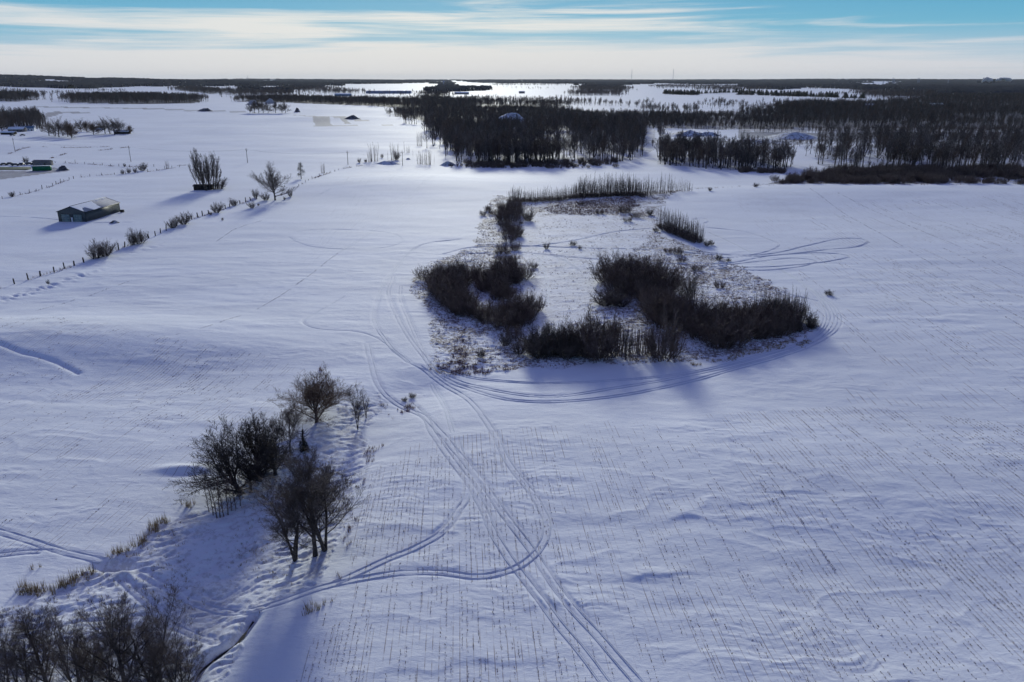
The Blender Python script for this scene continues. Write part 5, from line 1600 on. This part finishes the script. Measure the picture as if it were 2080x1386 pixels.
instanced('tree_group', 'close grove of bare trees behind the farmhouse', np.column_stack([p, h_smooth(p[:, 0], p[:, 1])]), WK, .8, 1.3)
# clump by the gravel piles
for i, (px, py, hh) in enumerate([(508, 230, 18), (517, 230, 24), (526, 230, 26), (535, 230, 26), (545, 230, 20), (560, 230, 24), (573, 230, 16), (580, 230, 22)]):
    place('round', px, py, hh, name='far_tree', label='bare tree in the clump in front of the gravel cones', cat='tree', group='bare trees before the gravel cones', wid=.9)

# ---------------------------------------------------------------- poles
def pole(px, py, top, lab):
    x, y, z = G(px, py)
    Hh = (py - top) / px_per_m(x, y, z)
    o = thing('utility_pole', lab, 'pole', (x, y, z), radians(-25), 'utility poles of one line')
    m = MB(); m.tube([(0, 0, -.3), (0, 0, Hh)], [.22, .15], 7, cap=True); link('pole', m.mesh('pole'), POLE, o)
    m = MB(); m.box((0, .18, Hh - 1.4), (2.6, .14, .16)); c = link('crossarm', m.mesh('crossarm'), POLE, o)
    for s in (-1.1, 0, 1.1):
        m = MB(); m.tube([(s, .18, Hh - 1.32), (s, .18, Hh - 1.05)], [.07, .04], 6, cap=True); link('insulator', m.mesh('insulator'), METAL, c)
    m = MB(); m.tube([(.3, 0, Hh - 2.6), (.3, 0, Hh - 1.8)], [.2, .2], 8, cap=True); link('transformer', m.mesh('transformer'), METAL, o)
    return (x, y, z + Hh)


tops = [pole(*a) for a in [(31, 309, 281, 'utility pole at the far left, above the junk yard'), (266, 329, 297, 'utility pole behind the far fence hedge'), (503, 331, 302, 'utility pole right of the fan shaped clump'),
                           (707, 335, 307, 'utility pole left of the poplar clumps'), (818, 337, 307, 'utility pole right of the long low mound')]]
m = MB()
for a, b in zip(tops[:-1], tops[1:]):
    for off in (-1.0, 1.0):
        pp = []
        for k in range(13):
            t_ = k / 12
            pp.append((a[0] + (b[0] - a[0]) * t_ + off * .4, a[1] + (b[1] - a[1]) * t_ + off, a[2] + (b[2] - a[2]) * t_ - 1.05 - 2.2 * 4 * t_ * (1 - t_)))
        m.tube(pp, [.012] * 13, 3)
link('power_lines', m.mesh('power_lines'), BARNTRIM, None, label='thin wires strung between the utility poles', category='wires')


# ---------------------------------------------------------------- fences
def fence(ptspx, spacing, lab, hgt=1.35, skip=None, rad=.11):
    ln = smoothline(pts0(ptspx), spacing)
    d = np.concatenate([[0], np.cumsum(np.hypot(*np.diff(ln, axis=0).T))])
    n = int(d[-1] / spacing)
    xs = np.interp(np.arange(n) * spacing, d, ln[:, 0]); ys = np.interp(np.arange(n) * spacing, d, ln[:, 1])
    zs = h_smooth(xs, ys)
    o = thing('fence', lab, 'fence', (xs[0], ys[0], zs[0]))
    pm = MB(); pm.tube([(0, 0, -.3), (0, 0, hgt * .6), (0.02, 0, hgt)], [rad, rad * .95, rad * .85], 6, cap=True); pmesh = pm.mesh('fence_post')
    R = random.Random(n)
    wires = MB()
    P3 = []
    for i in range(n):
        jx, jy = R.uniform(-.3, .3), R.uniform(-.3, .3)
        q = link('post', pmesh, POST, o, (xs[i] - xs[0] + jx, ys[i] - ys[0] + jy, zs[i] - zs[0]))
        s = R.uniform(.75, 1.25) if R.random() > .12 else 1.6
        q.scale = (1 + R.uniform(-.1, .5), 1, s); q.rotation_euler = (R.gauss(0, .06), R.gauss(0, .06), R.uniform(0, 6))
        P3.append((xs[i] - xs[0] + jx, ys[i] - ys[0] + jy, zs[i] - zs[0]))
    for hh in (.5, .95):
        wires.tube([(a, b, c + hh) for a, b, c in P3], [.006] * n, 3)
    link('wire', wires.mesh('fence_wire'), METAL, o)


FA = [(-30, 592), (17, 577), (66, 564), (116, 549), (160, 534), (190, 524), (258, 498), (315, 478), (350, 463), (400, 443), (450, 427), (500, 411), (540, 402)]
fence(FA, 5.2, 'long fence of dark posts running from the left edge past the bushes', hgt=2.2, rad=.22)
fence([(-40, 412), (40, 396), (90, 383), (150, 362), (200, 355), (290, 349), (385, 336)], 7.5, 'weedy far fence behind the steel barn', hgt=1.6, rad=.15)
fence([(112, 331), (180, 333), (240, 337), (300, 338), (380, 335)], 9.0, 'sparse fence running right from the junk yard', hgt=1.7, rad=.16)
fence([(560, 403), (600, 388), (640, 366), (690, 345), (745, 334)], 9.0, 'broken fence line climbing to the field crest', hgt=1.2, rad=.12)

# ---------------------------------------------------------------- dry grass, weeds, stubble
def tufts(name, label, P, hgt, n, mat, wdt=0.025, spread=0.35, lean=.35, cat='grass', seed=1):
    """P: array (m,3). Many thin blades in ONE mesh."""
    R = np.random.default_rng(seed)
    m_ = len(P)
    base = np.repeat(P, n, 0)
    k = len(base)
    a = R.uniform(0, 2 * pi, k); rr = spread * np.sqrt(R.random(k)) * 0.6
    b = base + np.stack([np.cos(a) * rr, np.sin(a) * rr, np.full(k, -.04)], 1)
    hh = hgt * R.uniform(.5, 1.15, k) * np.repeat(R.uniform(.6, 1.2, m_), n)
    ln = R.uniform(0, lean, k)
    tip = b + np.stack([np.cos(a) * hh * ln, np.sin(a) * hh * ln, hh], 1)
    th = R.uniform(0, pi, k)
    u = np.stack([np.cos(th) * wdt, np.sin(th) * wdt, np.zeros(k)], 1)
    V = np.stack([b - u, b + u, tip], 1).reshape(-1, 3)
    T = np.arange(3 * k).reshape(-1, 3)
    link(name, mesh_arrays(name, V, None, T, smooth=False), mat, kind='stuff', label=label, category=cat)


def with_z(p):
    return np.column_stack([p, h_smooth(p[:, 0], p[:, 1]) + h_fine(p[:, 0].copy(), p[:, 1].copy())])


def clustered(poly, n, seed, scale=7, thr=0.05, mask=None):
    R = np.random.default_rng(seed)
    x0, y0 = poly.min(0); x1, y1 = poly.max(0)
    p = R.random((n * 6, 2)) * (x1 - x0, y1 - y0) + (x0, y0)
    ok = near_poly(p[:, 0], p[:, 1], poly) & (fbm(p[:, 0] / scale, p[:, 1] / scale, 3, seed) > thr)
    p = p[ok][:n]
    return p


p = clustered(ISLAND, 14000, 41, 6, -0.14)
p = p[~inpoly(p[:, 0], p[:, 1], POND) | (np.random.default_rng(1).random(len(p)) < .12)]
tufts('dry_grass', 'brown dead grass sticking through the snow of the rough ground', with_z(p), .5, 6, WEED, .045, .6)
p = scatter(REEDPATCH, 2600, 0, 43)
tufts('reed_patch', 'brown patch of reeds beyond the pond', with_z(p), .9, 5, WEED, .04, .7, cat='reeds')
p = clustered(HOLLOW, 700, 47, 5, 0.12)
tufts('dry_grass', 'straw tufts scattered over the snowy hollow', with_z(p), .5, 6, STRAW, .025, .3)
# edge weeds below the rough ground
for (pp, n, s, lab) in [([(885, 745), (960, 768), (1060, 752), (1080, 745), (950, 730)], 420, 3, 'russet weeds at the lower left tip of the rough ground'), ([(745, 810), (775, 845), (860, 800), (840, 795), (800, 815)], 130, 4, 'russet weeds beside the slanting tracks'),
                        ([(730, 880), (750, 960), (720, 1050), (690, 1180), (705, 1180), (745, 1040), (765, 900)], 160, 5, 'brown weeds along the edge of the stubble'), ([(655, 740), (690, 745), (695, 755), (660, 752)], 60, 6, 'small weed patch on the field left of the track crossing'),
                        ([(1560, 374), (1960, 381), (1960, 384), (1560, 380)], 500, 7, 'brown weeds edging the right hand brush'), ([(1400, 388), (1560, 380), (1562, 377), (1400, 392)], 200, 8, 'brown weeds along the field margin right of the hedge'),
                        ([(1400, 735), (1640, 690), (1640, 700), (1420, 745)], 500, 9, 'pale weeds under the right thicket'), ([(880, 620), (900, 720), (960, 730), (960, 680), (900, 600)], 300, 10, 'weeds at the left side of the rough ground')]:
    p = clustered(pts0(pp), n, 50 + s, 3, -0.1)
    tufts('dry_weeds', lab, with_z(p), .7 if s != 7 else 1.2, 6, WEED if s != 9 else STRAW, .03, .4, cat='weeds', seed=s)


def reed_belt(ptspx, n, hgt, lab, seed, width=1.2):
    ln = smoothline(pts0(ptspx), .5)
    R = np.random.default_rng(seed)
    i = R.integers(0, len(ln), n)
    ok = fbm(ln[i][:, 0] / 2.2, ln[i][:, 1] / 2.2, 2, seed) > -0.12
    p = (ln[i] + R.normal(0, width * .4, (n, 2)))[ok]
    tufts('reeds', lab, with_z(p), hgt, 9, STRAW, .028, .35, .25, cat='reeds', seed=seed)


reed_belt([(45, 1200), (80, 1205), (110, 1198), (135, 1190), (160, 1180), (180, 1172)], 80, 1.6, 'golden reeds in the lower left row', 61)
reed_belt([(228, 1130), (260, 1122), (290, 1104), (300, 1095)], 70, 1.6, 'golden reeds just above the pit in the snow', 62)
reed_belt([(300, 1090), (325, 1070), (345, 1055), (375, 1042), (385, 1030)], 70, 1.4, 'golden reeds leading up to the pole trees', 63)
reed_belt([(622, 1240), (640, 1235), (655, 1222)], 22, 1.2, 'small golden tuft right of the hollow', 64)
reed_belt([(60, 1160), (80, 1150)], 6, 1.0, 'tiny reed tuft on the left field', 65)
# weeds under the fences
for pp, s, lab in ((FA, 71, 'dead grass along the long fence'), ([(-40, 412), (40, 396), (90, 383), (150, 362), (200, 355), (290, 349), (385, 336)], 72, 'dead grass along the weedy far fence'),
                   ([(112, 331), (180, 333), (240, 337), (300, 338), (380, 335)], 73, 'dead grass along the sparse fence'), ([(560, 403), (600, 388), (640, 366), (690, 345), (745, 334)], 74, 'dead grass along the fence to the crest'),
                   ([(0, 318), (60, 303), (150, 300), (240, 296)], 75, 'broken line of weeds on the far left slope'), ([(90, 325), (140, 310), (200, 305), (260, 298)], 76, 'second broken line of weeds on the far left slope'),
                   ([(60, 218), (200, 221), (400, 228), (520, 229)], 77, 'long weedy line across the far left fields')):
    ln = smoothline(pts0(pp), 1.0)
    R = np.random.default_rng(s)
    i = R.integers(0, len(ln), 420)
    ok = fbm(ln[i][:, 0] / 9, ln[i][:, 1] / 9, 2, s) > (0.0 if s < 75 else -.1)
    p = (ln[i] + R.normal(0, .7, (420, 2)))[ok]
    tufts('fence_grass', lab, with_z(p), .8 if s < 75 else 1.2, 5, WEED, .04, .6, seed=s)


def stubble(poly, vpx, spacing, step, thr, lab, seed, hgt=.15, sc=(14, 3.0), maxr=400, mat=STUB):
    u = row_dir(vpx); v = np.array([u[1], -u[0]])
    s = poly @ v; t = poly @ u
    S = np.arange(s.min(), s.max(), spacing); Tt = np.arange(t.min(), t.max(), step)
    ss, tt = np.meshgrid(S, Tt)
    R = np.random.default_rng(seed)
    ss = ss.ravel(); tt = tt.ravel() + R.uniform(-.5, .5, ss.size) * step
    p = ss[:, None] * v + tt[:, None] * u
    rowk = np.round(ss / spacing)
    dens = fbm(tt / sc[0], rowk * 0.9, 2, seed) * 0.9 + 0.5 * fbm(p[:, 0] / 22, p[:, 1] / 22, 3, seed + 1) + .55 * (hash2(rowk, rowk * 0, seed) - .5)
    gap = vnoise(tt / 1.3, rowk * 7.7, seed + 9)
    ok = inpoly(p[:, 0], p[:, 1], poly) & (dens > thr) & (gap > 0.36) & (R.random(ss.size) < .9)
    p = p[ok] + R.normal(0, .03, (ok.sum(), 2))
    if len(p) > 48000:
        p = p[R.permutation(len(p))[:48000]]
    z = h_smooth(p[:, 0], p[:, 1]) + h_fine(p[:, 0].copy(), p[:, 1].copy())
    # each clump: blades set along the row
    P = np.column_stack([p, z])
    k = len(P)
    Vs = []
    for j in range(3):
        off = (R.random(k) - .5) * step * 1.1
        b = P + np.column_stack([u[0] * off, u[1] * off, np.full(k, -.03)])
        hh = hgt * R.uniform(.4, 1.3, k)
        w_ = R.uniform(.04, .11, k)
        uu = np.column_stack([u[0] * w_ + R.normal(0, .02, k), u[1] * w_ + R.normal(0, .02, k), np.zeros(k)])
        tip = b + np.column_stack([R.normal(0, .06, k), R.normal(0, .06, k), hh])
        Vs.append(np.stack([b - uu, b + uu, tip], 1).reshape(-1, 3))
    V = np.vstack(Vs)
    link('stubble', mesh_arrays('stubble', V, None, np.arange(len(V)).reshape(-1, 3), smooth=False), mat, kind='stuff', label=lab, category='stubble')
    return len(P)


c1 = stubble(pts0([(745, 950), (850, 930), (1000, 920), (1120, 1000), (1180, 1386), (560, 1500), (600, 1386), (690, 1180)]), 930, .62, .30, -.10, 'rows of stubble showing through the snow, left of the double tracks', 81)
c2 = stubble(pts0([(1000, 920), (1350, 880), (1600, 1000), (1700, 1420), (1180, 1420), (1100, 1050)]), 930, .76, .34, .20, 'thin broken stubble rows around the snow drifts', 82)
c3 = stubble(pts0([(1500, 850), (1700, 825), (2090, 860), (2300, 1500), (1650, 1450), (1560, 1050)]), 930, .76, .34, .0, 'stubble rows of the lower right field', 83)
c4 = stubble(pts0([(1650, 420), (2100, 400), (2300, 860), (1720, 820), (1620, 560)]), 1150, 1.52, .5, .40, 'faint stubble lines of the upper right field', 84, sc=(60, 3), hgt=.22)
c5 = stubble(pts0([(300, 700), (540, 725), (560, 790), (420, 800), (330, 770)]), 1250, .76, .42, .10, 'stubble rows breaking through on the left slope', 85)
c6 = stubble(pts0([(-120, 640), (120, 660), (330, 720), (600, 830), (450, 950), (200, 1080), (-150, 1100)]), 1250, .8, .5, .44, 'scattered stubble specks on the left slope', 86, sc=(3, 1))
print('stubble', c1, c2, c3, c4, c5, c6)
for i, (pp, lab) in enumerate([([(690, 510), (600, 580), (530, 625), (470, 655), (420, 680), (362, 698)], 'dotted line of stubble slanting over the left field'), ([(262, 573), (180, 600), (75, 632)], 'dotted stubble line below the long fence'),
                               ([(440, 490), (480, 465), (530, 450)], 'short curved stubble line below the fence corner'), ([(1640, 390), (1727, 440), (1880, 530), (2090, 640)], 'long dark stubble line across the upper right field'),
                               ([(1700, 400), (1804, 440), (1886, 478), (2090, 566)], 'second dark stubble line of the upper right field'), ([(1832, 580), (1905, 637)], 'short dark stubble line below the long ones'), ([(1956, 592), (2090, 676)], 'dark stubble line near the right edge'),
                               ([(1620, 1050), (1780, 1270), (1880, 1400)], 'darkest stubble row of the lower right field'), ([(1480, 900), (1850, 1100), (2090, 1260)], 'long single stubble row across the lower right field'), ([(1860, 900), (2090, 1125)], 'dark stubble row near the lower right edge')]):
    ln = smoothline(pts0(pp), .45)
    R = np.random.default_rng(i)
    keep = (vnoise(np.arange(len(ln)) / 4.0, np.full(len(ln), i), 5) > .38)
    p = ln[keep] + R.normal(0, .06, (keep.sum(), 2))
    tufts('stubble_line', lab, with_z(p), .24, 3, STUB, .06, .25, .5, cat='stubble', seed=i)
# old furrow lines on the knoll
for i in range(11):
    a = np.array([(880 - i * 17, 350 + i * 1.5), (830 - i * 15, 395 + i * 3), (770 - i * 13, 440 + i * 5), (700 - i * 12, 500 + i * 7)], float)
    ln = smoothline(pts0(a), .8)
    R = np.random.default_rng(i)
    keep = (vnoise(np.arange(len(ln)) / 14.0, np.full(len(ln), i), 15) > .60)
    p = ln[keep]
    if len(p) > 3:
        tufts('stubble_line', 'faint curved stubble line number %s on the pale knoll' % ['one', 'two', 'three', 'four', 'five', 'six', 'seven', 'eight', 'nine', 'ten', 'eleven'][i] if False else 'faint curved stubble line over the pale knoll, %s' % (['near the wood', 'in the middle', 'towards the fence'][min(2, i // 4)]), with_z(p), .14, 2, STUB, .04, .2, .5, cat='stubble', seed=i)

# ---------------------------------------------------------------- things on the horizon
def far_at(px, dist):
    dx, dy, _ = ray(px, 161.5)
    L = math.hypot(dx, dy)
    x, y = dx / L * dist, dy / L * dist
    return x, y, ground_z(x, y)


x, y, z = far_at(901, 8500)
o = thing('water_tower', 'water tower with round tank standing on the far horizon', 'water tower', (x, y, z))
m = MB(); m.tube([(0, 0, -3), (0, 0, 8), (0, 0, 30), (0, 0, 38)], [7, 3.4, 3.0, 8], 12); link('stem', m.mesh('tower_stem'), FARROOF, o)
m = MB(); m.tube([(0, 0, 38), (0, 0, 42), (0, 0, 47), (0, 0, 51)], [8, 13, 13, 5], 14, cap=True); link('tank', m.mesh('tower_tank'), FARROOF, o)
for px, dist, hh, lab in ((1283, 15000, 225, 'left of the two tall thin radio masts'), (1367, 15500, 235, 'right of the two tall thin radio masts'), (503, 14000, 110, 'faint short mast above the left horizon')):
    x, y, z = far_at(px, dist)
    o = thing('radio_mast', lab, 'mast', (x, y, z))
    m = MB(); m.tube([(0, 0, 0), (0, 0, hh)], [3.2, 2.6], 4); link('lattice', m.mesh('mast'), FARROOF, o)
    m = MB()
    for a in range(3):
        m.tube([(cos(a * 2.09) * 90, sin(a * 2.09) * 90, 0), (0, 0, hh * .8)], [.3, .3], 3)
    link('guy_wire', m.mesh('guy'), FARROOF, o)
PYL = [(1775, 40), (1795, 55), (1805, 48), (1814, 78), (1817, 70), (1865, 75), (1868, 72), (1927, 50)]
for i, (px, hh) in enumerate(PYL):
    x, y, z = far_at(px, 10000 + i * 90)
    o = thing('pylon', 'distant lattice pylon on the right horizon', 'pylon', (x, y, z), 0, 'pylons on the right horizon')
    m = MB()
    for sx, sy in ((-1, -1), (1, -1), (1, 1), (-1, 1)):
        m.tube([(sx * 5, sy * 5, 0), (sx * 1.4, sy * 1.4, hh)], [1.3, 1.0], 3)
    link('leg', m.mesh('pylon_leg'), FARROOF, o)
    m = MB(); m.box((0, 0, hh * .82), (18, 1.5, 1.5)); m.box((0, 0, hh * .95), (13, 1.5, 1.5)); link('crossarm', m.mesh('pylon_arm'), FARROOF, o)
x, y, z = far_at(2003, 11000)
o = thing('power_plant', 'low dark power plant on the right horizon', 'factory', (x, y, z))
m = MB(); m.box((0, 0, 18), (190, 60, 40)); m.box((70, 0, 30), (60, 50, 60)); link('hall', m.mesh('plant_hall'), FARWOOD, o)
m = MB(); m.tube([(-30, 0, 30), (-30, 0, 75)], [7, 5], 8, cap=True); link('chimney', m.mesh('plant_chimney'), FARROOF, o)


def plume(px, dist, L_, Hh, z0, lab, seed):
    x, y, z = far_at(px, dist)
    V = []; T = []; R = random.Random(seed)
    m = MB()
    for k in range(26):
        t_ = k / 25
        c = (t_ * L_ - L_ / 2, R.uniform(-12, 12), z0 + Hh * (0.15 + .8 * math.sin(t_ * 2.6)) * R.uniform(.8, 1.1))
        r = (10 + 22 * t_) * R.uniform(.7, 1.2)
        pts_ = [(c[0], c[1], c[2] - r * .7), (c[0], c[1], c[2] - r * .35), (c[0], c[1], c[2] + r * .1), (c[0], c[1], c[2] + r * .5), (c[0], c[1], c[2] + r * .7)]
        m.tube(pts_, [r * .1, r * .8, r, r * .6, r * .1], 10)
    link('steam_plume', m.mesh('steam', True), STEAM, None, (x, y, z), label=lab, category='steam')


plume(2003, 10900, 90, 40, 20, 'small white steam puff above the power plant', 3)
plume(2034, 11500, 190, 45, 15, 'longer white steam plume right of the power plant', 4)


# ---------------------------------------------------------------- thin winter haze
m = MB(); m.box((0, 0, 150), (140000, 140000, 420))
hz = bpy.data.materials.new('haze'); hz.use_nodes = True
t = NT(hz.node_tree)
pv = t.n('ShaderNodeVolumePrincipled'); pv.inputs['Color'].default_value = (0.80, 0.87, 0.97, 1); pv.inputs['Density'].default_value = HAZE
pv.inputs['Anisotropy'].default_value = 0.2
ho = t.n('ShaderNodeOutputMaterial'); t.link(pv.outputs[0], ho.inputs['Volume'])
link('haze', m.mesh('haze'), hz, kind='stuff', label='thin pale winter haze over the whole country', category='haze')
